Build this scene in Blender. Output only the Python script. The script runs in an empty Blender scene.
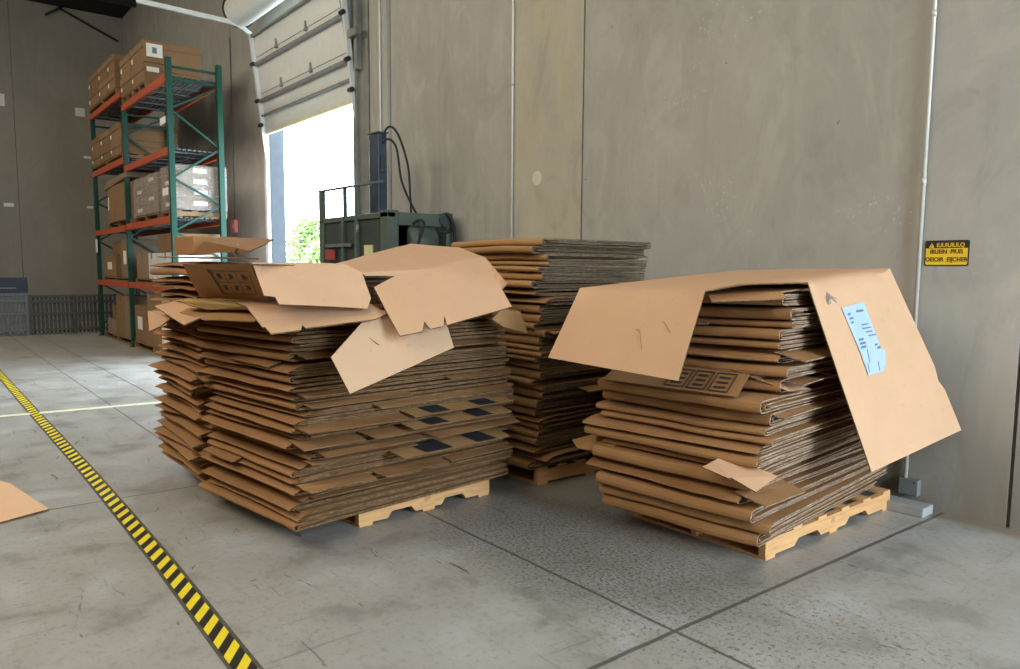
import bpy, bmesh, math, random
from mathutils import Vector, Matrix, noise

S = bpy.context.scene
COL = S.collection
PI = math.pi

# ------------------------------------------------------------------ object helpers
def link(o, parent=None):
    COL.objects.link(o)
    if parent is not None:
        o.parent = parent
    return o

def tag(o, label=None, cat=None, group=None, kind=None):
    if label: o['label'] = label
    if cat: o['category'] = cat
    if group: o['group'] = group
    if kind: o['kind'] = kind
    return o

def empty(name, loc=(0, 0, 0), rz=0.0, label=None, cat=None, group=None, kind=None, parent=None):
    o = bpy.data.objects.new(name, None)
    o.empty_display_size = .1
    o.location = loc
    o.rotation_euler = (0, 0, rz)
    link(o, parent)
    return tag(o, label, cat, group, kind)

class MB:
    """collects simple shapes into one mesh"""
    def __init__(self):
        self.v = []; self.f = []; self.m = []; self.sm = []
    def add(self, vs, fs, mi=0, smooth=False):
        b = len(self.v)
        self.v += [tuple(p) for p in vs]
        for k, f in enumerate(fs):
            self.f.append(tuple(b + i for i in f))
            self.m.append(mi[k] if isinstance(mi, list) else mi)
            self.sm.append(smooth)
        return self
    def box(self, x0, x1, y0, y1, z0, z1, mi=0):
        vs = [(x, y, z) for z in (z0, z1) for y in (y0, y1) for x in (x0, x1)]
        fs = [(0, 2, 3, 1), (4, 5, 7, 6), (0, 1, 5, 4), (2, 6, 7, 3), (0, 4, 6, 2), (1, 3, 7, 5)]
        return self.add(vs, fs, mi)
    def bar(self, a, b, w, h=None, mi=0, up=(0, 0, 1)):
        """rectangular bar from a to b"""
        h = h or w
        a = Vector(a); b = Vector(b); d = (b - a).normalized()
        u = Vector(up)
        if abs(d.dot(u)) > .97: u = Vector((0, 1, 0))
        s = d.cross(u).normalized(); t = s.cross(d)
        vs = []
        for p in (a, b):
            for i, j in ((-1, -1), (1, -1), (1, 1), (-1, 1)):
                vs.append(p + s * (i * w / 2) + t * (j * h / 2))
        fs = [(0, 1, 2, 3), (7, 6, 5, 4)] + [(i, i + 4, (i + 1) % 4 + 4, (i + 1) % 4) for i in range(4)]
        return self.add(vs, fs, mi)
    def tube(self, pts, r, n=10, mi=0, cap=True):
        pts = [Vector(p) for p in pts]
        vs = []; fs = []
        prev = None
        for i, p in enumerate(pts):
            d = (pts[min(i + 1, len(pts) - 1)] - pts[max(i - 1, 0)]).normalized()
            if prev is None:
                u = Vector((0, 0, 1)) if abs(d.z) < .9 else Vector((1, 0, 0))
                s = d.cross(u).normalized()
            else:
                s = (prev - d * prev.dot(d)).normalized()
            prev = s
            t = d.cross(s)
            rr = r[i] if isinstance(r, (list, tuple)) else r
            for k in range(n):
                a = 2 * PI * k / n
                vs.append(p + s * (rr * math.cos(a)) + t * (rr * math.sin(a)))
        for i in range(len(pts) - 1):
            for k in range(n):
                fs.append((i * n + k, i * n + (k + 1) % n, (i + 1) * n + (k + 1) % n, (i + 1) * n + k))
        self.add(vs, fs, mi, True)
        if cap:
            b = len(self.v) - len(vs)
            self.f.append(tuple(b + k for k in reversed(range(n)))); self.m.append(mi); self.sm.append(False)
            e = b + (len(pts) - 1) * n
            self.f.append(tuple(e + k for k in range(n))); self.m.append(mi); self.sm.append(False)
        return self
    def prism(self, poly, off, mi=0, side=None):
        """closed planar polygon swept by vector off"""
        n = len(poly); off = Vector(off)
        vs = [Vector(p) for p in poly] + [Vector(p) + off for p in poly]
        fs = [tuple(reversed(range(n))), tuple(range(n, 2 * n))]
        mm = [mi, mi]
        for i in range(n):
            j = (i + 1) % n
            fs.append((i, j, j + n, i + n)); mm.append(mi if side is None else side)
        return self.add(vs, fs, mm)
    def build(self, name, mats, parent=None, bevel=0.0, origin=None):
        me = bpy.data.meshes.new(name)
        if origin is not None:
            o3 = Vector(origin)
            self.v = [tuple(Vector(p) - o3) for p in self.v]
        me.from_pydata(self.v, [], self.f)
        if not isinstance(mats, (list, tuple)): mats = [mats]
        for m in mats: me.materials.append(m)
        for p, mi, sm in zip(me.polygons, self.m, self.sm):
            p.material_index = min(mi, len(mats) - 1); p.use_smooth = sm
        bm = bmesh.new(); bm.from_mesh(me)
        bmesh.ops.recalc_face_normals(bm, faces=bm.faces)
        bm.to_mesh(me); bm.free()
        o = bpy.data.objects.new(name, me)
        if origin is not None: o.location = origin
        link(o, parent)
        if bevel:
            md = o.modifiers.new('bevel', 'BEVEL'); md.width = bevel; md.segments = 2; md.limit_method = 'ANGLE'
        return o

# ------------------------------------------------------------------ material helpers
def lin(r, g, b):
    f = lambda c: (c / 255) / 12.92 if c / 255 <= .04045 else ((c / 255 + .055) / 1.055) ** 2.4
    return (f(r), f(g), f(b), 1)

class NT:
    def __init__(self, name):
        self.mat = bpy.data.materials.new(name); self.mat.use_nodes = True
        self.t = self.mat.node_tree; self.n = self.t.nodes; self.l = self.t.links
        self.bsdf = self.n['Principled BSDF']
    def new(self, typ, **kw):
        n = self.n.new(typ)
        for k, v in kw.items(): setattr(n, k, v)
        return n
    def put(self, sock, v):
        if hasattr(v, 'is_output') or hasattr(v, 'links'): self.l.new(v, sock)
        else: sock.default_value = v
    def coord(self, which='Object'):
        return self.new('ShaderNodeTexCoord').outputs[which]
    def mapping(self, vec, scale=(1, 1, 1), rot=(0, 0, 0), loc=(0, 0, 0)):
        m = self.new('ShaderNodeMapping'); self.l.new(vec, m.inputs[0])
        m.inputs['Scale'].default_value = scale; m.inputs['Rotation'].default_value = rot; m.inputs['Location'].default_value = loc
        return m.outputs[0]
    def noise(self, vec, scale=5, detail=4, rough=.55, dist=0):
        n = self.new('ShaderNodeTexNoise'); self.l.new(vec, n.inputs['Vector'])
        n.inputs['Scale'].default_value = scale; n.inputs['Detail'].default_value = detail
        n.inputs['Roughness'].default_value = rough; n.inputs['Distortion'].default_value = dist
        return n.outputs['Fac']
    def ramp(self, fac, stops, interp='LINEAR'):
        r = self.new('ShaderNodeValToRGB'); r.color_ramp.interpolation = interp
        e = r.color_ramp.elements
        while len(e) < len(stops): e.new(.5)
        for k, (p, c) in enumerate(stops):
            e[k].position = p; e[k].color = c if len(c) == 4 else (*c, 1)
        self.l.new(fac, r.inputs[0]); return r.outputs[0]
    def math(self, op, a, b=0.0, c=None, clamp=False):
        m = self.new('ShaderNodeMath', operation=op); m.use_clamp = clamp
        self.put(m.inputs[0], a); self.put(m.inputs[1], b)
        if c is not None: self.put(m.inputs[2], c)
        return m.outputs[0]
    def step(self, v, lo, hi, a=0.0, b=1.0):
        m = self.new('ShaderNodeMapRange', interpolation_type='SMOOTHSTEP')
        self.put(m.inputs['Value'], v)
        m.inputs['From Min'].default_value = lo; m.inputs['From Max'].default_value = hi
        m.inputs['To Min'].default_value = a; m.inputs['To Max'].default_value = b
        return m.outputs[0]
    def mix(self, fac, a, b, mode='MIX'):
        m = self.new('ShaderNodeMix', data_type='RGBA', blend_type=mode)
        self.put(m.inputs['Factor'], fac); self.put(m.inputs['A'], a) if False else None
        self.put(m.inputs[6], a); self.put(m.inputs[7], b)
        return m.outputs[2]
    def sep(self, vec):
        s = self.new('ShaderNodeSeparateXYZ'); self.l.new(vec, s.inputs[0]); return s.outputs
    def bump(self, h, strength=.2, dist=.01):
        b = self.new('ShaderNodeBump'); b.inputs['Strength'].default_value = strength; b.inputs['Distance'].default_value = dist
        self.l.new(h, b.inputs['Height']); self.l.new(b.outputs[0], self.bsdf.inputs['Normal'])
    def out(self, color=None, rough=.6, metal=0.0, spec=.5):
        if color is not None: self.put(self.bsdf.inputs['Base Color'], color)
        self.put(self.bsdf.inputs['Roughness'], rough)
        self.put(self.bsdf.inputs['Metallic'], metal)
        self.bsdf.inputs['Specular IOR Level'].default_value = spec
        return self.mat

def simple(name, c, rough=.6, metal=0.0, var=.12, scale=8, spec=.4):
    t = NT(name); co = t.coord()
    n = t.noise(co, scale, 4)
    lo = tuple(x * (1 - var) for x in c[:3]); hi = tuple(min(1, x * (1 + var)) for x in c[:3])
    return t.out(t.ramp(n, [(.3, lo), (.7, hi)]), rough, metal, spec)

def scale_c(c, k): return tuple(x * k for x in c[:3]) + (1,)

def kraft(name, c, var=.10, rnd=.22, streak=.06):
    t = NT(name); co = t.coord()
    n1 = t.noise(co, 3.5, 5, .6)
    n2 = t.noise(t.mapping(co, (4, 90, 90)), 1.0, 3, .6)
    info = t.new('ShaderNodeObjectInfo').outputs['Random']
    base = t.ramp(n1, [(.3, scale_c(c, 1 - var)[:3]), (.7, scale_c(c, 1 + var)[:3])])
    base = t.mix(t.math('MULTIPLY', t.step(n2, .45, .75), streak * 3), base, scale_c(c, .7))
    base = t.mix(t.step(t.noise(co, 22, 2, .5), .66, .74, 0, .18), base, scale_c(c, .55))
    # each sheet of board has its own tone
    tone = t.ramp(info, [(0, (1 - rnd, 1 - rnd * 1.05, 1 - rnd * 1.15)), (.5, (1, 1, 1)), (1, (1 + rnd * .25, 1 + rnd * .3, 1 + rnd * .35))])
    base = t.mix(1.0, base, tone, 'MULTIPLY')
    t.bump(t.noise(t.mapping(co, (6, 140, 140)), 1.0, 2), .08, .004)
    return t.out(base, .82, 0, .25)

def cut_edge(name, a, b, dark):
    """cut corrugated edge: pale liners with darker flutes and torn bits"""
    t = NT(name); co = t.coord()
    n1 = t.noise(t.mapping(co, (30, 8, 260)), 1.0, 3, .6)
    n2 = t.noise(co, 38, 3, .65)
    c = t.ramp(n1, [(.32, dark), (.47, a), (.68, b)])
    c = t.mix(t.step(n2, .44, .62, 0, .75), c, scale_c(a, .60))
    return t.out(c, .9, 0, .15)

KRAFT = kraft('kraft_board', lin(160, 117, 74))
KRAFT_L = kraft('kraft_board_clean', lin(200, 158, 121), var=.04, rnd=.05, streak=.02)
KRAFT_G = kraft('kraft_board_golden', lin(172, 130, 82), var=.04, rnd=.12, streak=.03)
EDGE = cut_edge('board_cut_edge', lin(114, 87, 58)[:3], lin(148, 118, 84)[:3], lin(64, 46, 30)[:3])
EDGE_W = cut_edge('board_torn_edge', lin(146, 120, 94)[:3], lin(186, 166, 146)[:3], lin(86, 66, 48)[:3])
EDGE_G = cut_edge('board_grey_edge', lin(112, 95, 74)[:3], lin(146, 128, 102)[:3], lin(66, 54, 40)[:3])
PRINT = simple('black_print', lin(58, 46, 38), .8, var=.3, scale=60)
PRINT_DK = simple('solid_black_print', lin(44, 42, 44), .7, var=.2, scale=40)
PALLET_W = None
def wood(name, c):
    t = NT(name); co = t.coord()
    n = t.noise(t.mapping(co, (14, 2.2, 26)), 1.4, 5, .6, .6)
    w = t.ramp(n, [(.25, scale_c(c, .68)[:3]), (.5, c[:3]), (.75, scale_c(c, 1.18)[:3])])
    k = t.noise(co, 7, 2, .5)
    w = t.mix(t.step(k, .68, .76, 0, .5), w, scale_c(c, .42))
    return t.out(w, .75, 0, .25)
PALLET_W = wood('pallet_pine', lin(208, 158, 104))
PALLET_D = wood('pallet_aged', lin(138, 108, 76))

# ------------------------------------------------------------------ setting
WY = 5.04          # inner face of the long wall
FX = -23.7         # inner face of the far wall
CZ = 8.3           # ceiling
BX, BYY = 4.6, -9.0

def floor_mat():
    t = NT('polished_slab'); co = t.coord(); x, y, z = t.sep(co)
    big = t.noise(co, .55, 5, .6, .4)
    mid = t.noise(co, 2.6, 6, .62, .3)
    fine = t.noise(co, 26, 7, .8)
    c = t.ramp(big, [(.3, lin(150, 145, 134)[:3]), (.7, lin(168, 164, 154)[:3])])
    c = t.mix(t.step(mid, .50, .68, 0, .4), c, lin(182, 182, 178))
    c = t.mix(t.step(mid, .48, .34, 0, .5), c, lin(118, 114, 104))
    c = t.mix(t.step(fine, .50, .66, 0, .38), c, lin(98, 95, 88))
    # gritty tyre dirt plus painted-in stack shade before the draped stack and between stacks
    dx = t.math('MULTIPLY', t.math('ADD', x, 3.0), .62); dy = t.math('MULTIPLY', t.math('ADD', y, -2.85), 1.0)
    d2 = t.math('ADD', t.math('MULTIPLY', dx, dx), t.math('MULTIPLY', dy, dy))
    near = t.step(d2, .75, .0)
    c = t.mix(t.math('MULTIPLY', near, .5), c, lin(104, 101, 92))  # darkens the slab where the draped stack's shade falls
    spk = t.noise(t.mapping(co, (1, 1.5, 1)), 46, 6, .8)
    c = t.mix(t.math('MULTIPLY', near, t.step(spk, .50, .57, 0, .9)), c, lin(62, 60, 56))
    dx2 = t.math('MULTIPLY', t.math('ADD', x, 1.65), .6); dy2 = t.math('ADD', y, -2.7)
    near2 = t.step(t.math('ADD', t.math('MULTIPLY', dx2, dx2), t.math('MULTIPLY', dy2, dy2)), .7, .05)
    spk2 = t.noise(t.mapping(co, (1.2, 1, 1), loc=(4, 2, 0)), 34, 6, .8)
    c = t.mix(t.math('MULTIPLY', near2, t.step(spk2, .54, .60, 0, .85)), c, lin(84, 84, 84))
    # scuffs and scratches
    s1 = t.noise(t.mapping(co, (1.1, 15, 1), (0, 0, .5)), 1.0, 4, .65, 1.8)
    c = t.mix(t.step(s1, .62, .72, 0, .40), c, lin(92, 88, 80))
    s2 = t.noise(t.mapping(co, (17, 1.4, 1), (0, 0, -.35), (3, 1, 0)), 1.0, 4, .65, 1.8)
    c = t.mix(t.step(s2, .62, .72, 0, .40), c, lin(96, 92, 86))
    s3 = t.noise(t.mapping(co, (3, 16, 1), (0, 0, 1.0), (9, 2, 0)), .8, 4, .7, 1.0)
    c = t.mix(t.step(s3, .66, .70, 0, .75), c, lin(74, 70, 64))
    # brown grit swept up to the wall foot
    g = t.math('ADD', y, t.math('MULTIPLY', mid, .22))
    c = t.mix(t.step(g, WY - .10, WY + .02, 0, .8), c, lin(128, 108, 82))
    # saw-cut joints
    def joint(v, at, w, lo=None):
        d = t.math('ABSOLUTE', t.math('ADD', t.math('ADD', v, -at), t.math('MULTIPLY', t.math('ADD', mid, -.5), .02)))
        return t.step(d, w, w * .45)
    jm = joint(x, -1.955, .016)
    for v, at, w in ((x, -5.36, .011), (y, 2.19, .012), (x, 1.45, .012), (y, 2.44, .013), (y, 1.66, .010), (y, -1.0, .012), (y, -4.4, .012)):
        j = joint(v, at, w)
        if (v is y and at == 2.44):   # runs only on this side of the far bay
            j = t.math('MULTIPLY', j, t.step(x, -6.0, -5.4))
        if (v is y and at in (1.66, 2.19)):
            j = t.math('MULTIPLY', j, t.step(x, -6.3, -6.9))
        jm = t.math('MAXIMUM', jm, j)
    c = t.mix(t.math('MULTIPLY', jm, .8), c, lin(70, 66, 58))
    t.bump(t.math('ADD', fine, t.math('MULTIPLY', jm, -3.0)), .06, .01)
    ro = t.ramp(mid, [(.3, (.36,) * 3), (.7, (.55,) * 3)])
    return t.out(c, ro, 0, .5)

def wall_mat(name, base, tintband=True):
    t = NT(name); co = t.coord(); x, y, z = t.sep(co)
    big = t.noise(co, .5, 5, .6, .5)
    mid = t.noise(t.mapping(co, (1.6, 1.6, .75)), 1.5, 6, .65, .8)
    fine = t.noise(co, 14, 5, .7)
    strk = t.noise(t.mapping(co, (9, 9, .35)), 1.0, 4, .6)
    c = t.ramp(big, [(.3, scale_c(base, .86)[:3]), (.7, scale_c(base, 1.08)[:3])])
    c = t.mix(t.step(mid, .52, .72, 0, .35), c, scale_c(base, 1.28))
    c = t.mix(t.step(mid, .46, .28, 0, .32), c, scale_c(base, .72))
    c = t.mix(t.step(strk, .5, .75, 0, .22), c, scale_c(base, 1.25))
    c = t.mix(t.step(fine, .55, .8, 0, .15), c, scale_c(base, .7))
    if tintband:
        band = t.math('MULTIPLY', t.step(x, -6.36, -6.34), t.step(x, -5.29, -5.31))
        c = t.mix(t.math('MULTIPLY', band, t.step(mid, .3, .62, .30, .75)), c, lin(180, 168, 140))
        # chipped white flecks scattered over the panels
        v = t.noise(co, 34, 4, .7); area = t.noise(co, 1.3, 3, .6, .4)
        c = t.mix(t.math('MULTIPLY', t.step(v, .60, .66, 0, .55), t.step(area, .57, .66)), c, lin(214, 208, 190))
        # trowel sweeps and cloudy patches
        sw = t.noise(t.mapping(co, (1.0, 1, .5), (0, .5, 0)), 2.2, 7, .68, 1.6)
        c = t.mix(t.step(sw, .50, .66, 0, .26), c, lin(190, 185, 168))
        c = t.mix(t.step(sw, .48, .34, 0, .24), c, lin(128, 125, 112))
        c = t.mix(t.step(t.noise(t.mapping(co, loc=(5, 0, 3)), 16, 1, .4), .83, .84, 0, .5), c, lin(90, 84, 74))
        # darker grey panel past the last seam, and grime plus painted shade low down
        c = t.mix(t.step(x, -1.605, -1.59, 0, .55), c, lin(146, 147, 142))
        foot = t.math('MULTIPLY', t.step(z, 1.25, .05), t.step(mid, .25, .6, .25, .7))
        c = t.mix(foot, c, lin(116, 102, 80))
    t.bump(t.math('ADD', fine, mid), .10, .01)
    return t.out(c, .78, 0, .3)

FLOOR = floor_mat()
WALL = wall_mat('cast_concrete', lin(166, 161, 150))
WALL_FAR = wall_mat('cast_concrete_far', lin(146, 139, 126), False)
GROOVE = simple('joint_sealant', lin(104, 95, 82), .9)
CEIL = simple('dark_deck', lin(26, 25, 26), .9)
STEEL_DK = simple('dark_painted_steel', lin(36, 36, 38), .6)

def structure(o): o['kind'] = 'structure'; return o

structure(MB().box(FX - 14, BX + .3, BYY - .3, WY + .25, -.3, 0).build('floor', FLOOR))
# long wall: precast panels with real gaps, two dock openings
D1 = (-13.2, -9.84, 0.0, 5.5)
D2 = (1.9, 4.9, 0.0, 5.2)      # second dock opening, in the end wall behind the camera (Y range)
w = MB()
seams = [FX, -18.9, -14.95, -13.2, -9.84, -9.30, -8.90, -5.30, -1.60, 1.6, BX]
for a, b in zip(seams[:-1], seams[1:]):
    g = .011
    x0 = a + (0 if a in (FX, -13.2, -9.84) else g); x1 = b - (0 if b in (-13.2, -9.84, BX) else g)
    if a == -13.2: w.box(x0, x1, WY, WY + .25, D1[3], CZ)
    else: w.box(x0, x1, WY, WY + .25, 0, CZ)
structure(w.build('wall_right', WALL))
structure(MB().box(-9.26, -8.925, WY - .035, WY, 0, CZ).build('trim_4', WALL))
b = MB()
for s in (-18.9, -14.95, -8.90, -5.30, -1.60, -9.30):
    b.box(s - .014, s + .014, WY + .03, WY + .20, 0, CZ)
structure(b.build('trim_1', GROOVE))
fw = MB()
ys = [BYY, -5.2, -1.4, 2.4, WY]
for a, c in zip(ys[:-1], ys[1:]):
    fw.box(FX - .25, FX, a + .006, c - (.006 if c < WY else -.25), 0, CZ + .4)
structure(fw.build('wall_far', WALL_FAR))
structure(MB().box(FX - .25, BX + .25, BYY - .25, BYY, 0, CZ).build('wall_left', WALL_FAR))
structure(MB().box(BX, BX + .25, BYY, D2[0], 0, CZ).box(BX, BX + .25, D2[1], WY, 0, CZ).box(BX, BX + .25, D2[0], D2[1], D2[3], CZ).build('wall_back', WALL_FAR))
c = MB(); c.box(FX - .25, BX + .25, BYY - .25, WY + .25, CZ, CZ + .2)
structure(c.build('ceiling', CEIL))
tr = MB()
for x in (-22.0, -20.2, -18.4, -16.6, -14.8):
    tr.box(x - .05, x + .05, BYY, WY - .02, CZ - .14, CZ)
structure(tr.build('trim_2', STEEL_DK))
structure(MB().tube([(-23.62, 3.5, 8.25), (-23.62, 4.9, 7.65)], .03, 8).tube([(-23.6, 3.6, 8.29), (-23.6, 3.2, 8.0)], .03, 8).build('trim_3', STEEL_DK))

# ------------------------------------------------------------------ dock door
GALV = simple('galvanised_steel', lin(150, 152, 150), .45, .6)
GALV_D = simple('weathered_steel', lin(138, 139, 136), .55, .5)
DOORW = simple('painted_door_panel', lin(212, 212, 204), .5, var=.04)
SEAL = simple('yellowed_seal', lin(214, 204, 170), .7)
RUB = simple('black_rubber', lin(30, 30, 32), .7)
door = structure(empty('door_1', ((D1[0] + D1[1]) / 2, WY, 0)))
def dpart(mb, name, mats, bevel=0): return structure(mb.build(name, mats, None, bevel)) and None
def door_child(mb, name, mats, bevel=0.0, parent=None):
    o = mb.build(name, mats, None, bevel)
    o.parent = parent or door
    p = parent or door
    o.matrix_parent_inverse = Matrix.Translation(-Vector(door.location))
    o['kind'] = 'structure'
    return o
def dY(z): return 5.02 - .115 * (z - 3.8)
def slab(mb, z0, z1, t, x0=D1[0] + .02, x1=D1[1] - .02, out=0.0, mi=0):
    vs = []
    for x in (x0, x1):
        for z, o in ((z0, 0), (z1, 0), (z1, t), (z0, t)):
            vs.append((x, dY(z) - out + o, z))
    mb.add(vs, [(0, 1, 2, 3), (7, 6, 5, 4), (0, 4, 5, 1), (1, 5, 6, 2), (2, 6, 7, 3), (3, 7, 4, 0)], mi)
for z0, z1 in ((3.86, 4.38), (4.385, 4.97), (4.975, 5.44)):
    m = MB(); slab(m, z0, z1, .05)
    door_child(m, 'door_section', DOORW, .006)
for z, hh in ((4.10, .025), (4.345, .055), (4.935, .055), (5.40, .04)):
    m = MB(); slab(m, z - hh / 2, z + hh / 2, .06, out=.055); door_child(m, 'strut', GALV_D, .004)
for z in (4.47, 5.06):
    m = MB(); slab(m, z - .004, z + .004, .01, out=.006); door_child(m, 'section_joint', GALV_D)
m = MB(); slab(m, 3.80, 3.86, .06, out=.01); door_child(m, 'bottom_seal', SEAL, .008)
for z in (4.50, 5.09):
    for x in (-12.25, -11.1):
        m = MB(); y = dY(z) - .02
        m.box(x - .014, x + .014, y - .01, y + .03, z - .07, z + .07).box(x - .032, x + .032, y - .015, y + .03, z - .07, z - .03)
        door_child(m, 'hinge', GALV_D)
# section going round the curve of the track
m = MB(); R0 = .25; cy, cz = 4.62, 5.78
for x in (D1[0] - .02, D1[1]):
    pass
ring = [(cy + R0 * math.cos(a), cz + R0 * math.sin(a)) for a in [2 * PI * k / 28 for k in range(28)]]
vs = [(D1[0] - .03, y, z) for y, z in ring] + [(D1[1] + .02, y, z) for y, z in ring]
m.add(vs, [(i, (i + 1) % 28, 28 + (i + 1) % 28, 28 + i) for i in range(28)], 0, True)
m.add(vs, [tuple(range(28)), tuple(reversed(range(28, 56)))], 0)
door_child(m, 'curved_section', DOORW)
m = MB()
for x in (D1[0] - .045, D1[1] + .035):
    r1 = [(x, y * 1.0, z) for y, z in [(cy + (R0 + .012) * math.cos(a), cz + (R0 + .012) * math.sin(a)) for a in [PI + 2 * PI * k / 28 for k in range(29)]]]
    m.tube(r1, .016, 8)
door_child(m, 'end_band', STEEL_DK)
# tracks: sloping up from the jamb, round the curve, then level into the room
for x in (D1[0] - .02, D1[1] + .03):
    pts = [(x, dY(z) - .03, z) for z in (0.02, 1.5, 3.0, 3.8, 4.5, 5.2, 5.32)]
    arc = [(x, 4.80, 5.43), (x, 4.70, 5.50), (x, 4.58, 5.55), (x, 4.46, 5.575), (x, 3.8, 5.59), (x, 3.03, 5.61)]
    m = MB()
    for p, q in zip((pts + arc)[:-1], (pts + arc)[1:]):
        m.bar(p, q, .05, .07)
    door_child(m, 'track', [simple('track_white', lin(206, 207, 200), .45, .1, .05)])
for z in (3.95, 4.35, 4.95):
    for x, s in ((D1[0] - .02, -1), (D1[1] + .03, 1)):
        m = MB(); m.tube([(x - .05, dY(z) - .07, z), (x + .05, dY(z) - .07, z)], .034, 12); door_child(m, 'roller', STEEL_DK)
m = MB()
m.box(D1[0] - .10, D1[0] + .012, WY - .03, WY + .28, 0, 5.5)
door_child(m, 'left_jamb', simple('white_jamb', lin(224, 226, 224), .5, 0, .04))
m = MB(); m.box(D1[0] + .012, D1[0] + .03, WY + .03, WY + .28, 0, 5.5); door_child(m, 'added_reveal_lining', simple('added_dark_lining', lin(50, 55, 58), .7))  # dark lining added so the daylit reveal does not burn out
m = MB(); m.prism([(D1[1] - .006, WY + .02, .02), (D1[1] - .006, WY - .04, .02), (D1[1] - .006, WY - .06, 3.8), (D1[1] - .006, WY - .30, 5.5), (D1[1] - .006, WY - .55, 5.95), (D1[1] - .006, WY + .02, 5.95)], (.02, 0, 0))
door_child(m, 'track_plate', simple('plate_steel', lin(150, 150, 144), .5, .3, .15, 4))
m = MB(); m.box(D1[1] - .012, D1[1] + .10, WY - .06, WY + .28, 0, 5.9); m.box(D1[1] + .10, D1[1] + .38, WY - .02, WY + .02, 0, CZ - .01)
m.box(D1[1] + .12, D1[1] + .20, WY - .10, WY - .02, 4.2, CZ - .01)
m.box(D1[1] - .02, D1[1] + .30, WY - .16, WY - .10, 4.62, 4.72)
door_child(m, 'right_jamb', simple('steel_jamb', lin(128, 126, 118), .45, .35, .25, 3))
m = MB(); m.box(BX - .04, BX + .27, D2[0] - .08, D2[0], 0, D2[3]).box(BX - .04, BX + .27, D2[1], D2[1] + .08, 0, D2[3]).box(BX - .04, BX + .27, D2[0] - .08, D2[1] + .08, D2[3], D2[3] + .08)
structure(m.build('door_2', GALV_D))
# yard outside and greenery seen through the dock opening
structure(MB().box(-60, BX + .3, WY + .25, 60, -.3, -.02).box(BX + .3, 40, -30, 60, -.3, -.02).build('ground_outside', simple('yard_concrete', lin(190, 188, 180), .8)))
LEAF = NT('leaf_green'); LEAF = LEAF.out(LEAF.ramp(LEAF.noise(LEAF.coord(), 1.4, 3), [(.3, lin(128, 152, 92)[:3]), (.7, lin(176, 198, 128)[:3])]), .6, 0, .2)
BARK = simple('bark', lin(92, 74, 58), .9)
rng = random.Random(4)
for k, (tx, ty, th, tr_, lab) in enumerate(((-32.6, 14.2, 3.6, 1.5, 'green shrub outside the open dock door, nearest the door post'), (-29.6, 13.6, 2.4, 1.3, 'lower green shrub outside the dock door, partly behind the baler'))):
    root = empty('shrub', (tx, ty, -.02), 0, lab, 'shrub')
    f = MB()
    for i in range(5000):
        u = rng.random() ** .5; a = rng.random() * 2 * PI; hgt = rng.random()
        rr = tr_ * u * (1.05 - .75 * hgt ** 2)
        c0 = Vector((rr * math.cos(a), rr * math.sin(a), .25 + hgt * (th - .2)))
        d = Vector((rng.uniform(-1, 1), rng.uniform(-1, 1), rng.uniform(-.6, .8))).normalized()
        s = d.cross(Vector((0, 0, 1))).normalized(); L = rng.uniform(.14, .30)
        f.add([c0, c0 + d * L * .5 + s * L * .3, c0 + d * L, c0 + d * L * .5 - s * L * .3], [(0, 1, 2, 3)])
    f.build('foliage', LEAF, root)
    st = MB()
    for i in range(5):
        a = i * 1.3; st.tube([(0, 0, 0), (.25 * math.cos(a), .25 * math.sin(a), th * .4), (.6 * math.cos(a), .6 * math.sin(a), th * .8)], [.05, .035, .015], 7)
    st.build('stem', BARK, root)

# ------------------------------------------------------------------ cardboard
def W(x, y, s):   # slow waviness shared by neighbouring layers of one stack
    return .012 * noise.noise(Vector((x * 1.7 + s * 7.1, y * 1.7, s * 3.3)))

ORD = ('first second third fourth fifth sixth seventh eighth ninth tenth eleventh twelfth thirteenth fourteenth fifteenth sixteenth '
       'seventeenth eighteenth nineteenth twentieth').split()
def ordinal(n):
    if n <= 20: return ORD[n - 1]
    tens = {2: 'twenty', 3: 'thirty', 4: 'forty'}[n // 10]
    return tens + '-' + ORD[n % 10 - 1] if n % 10 else {20: 'twentieth', 30: 'thirtieth', 40: 'fortieth'}[n]

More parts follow.
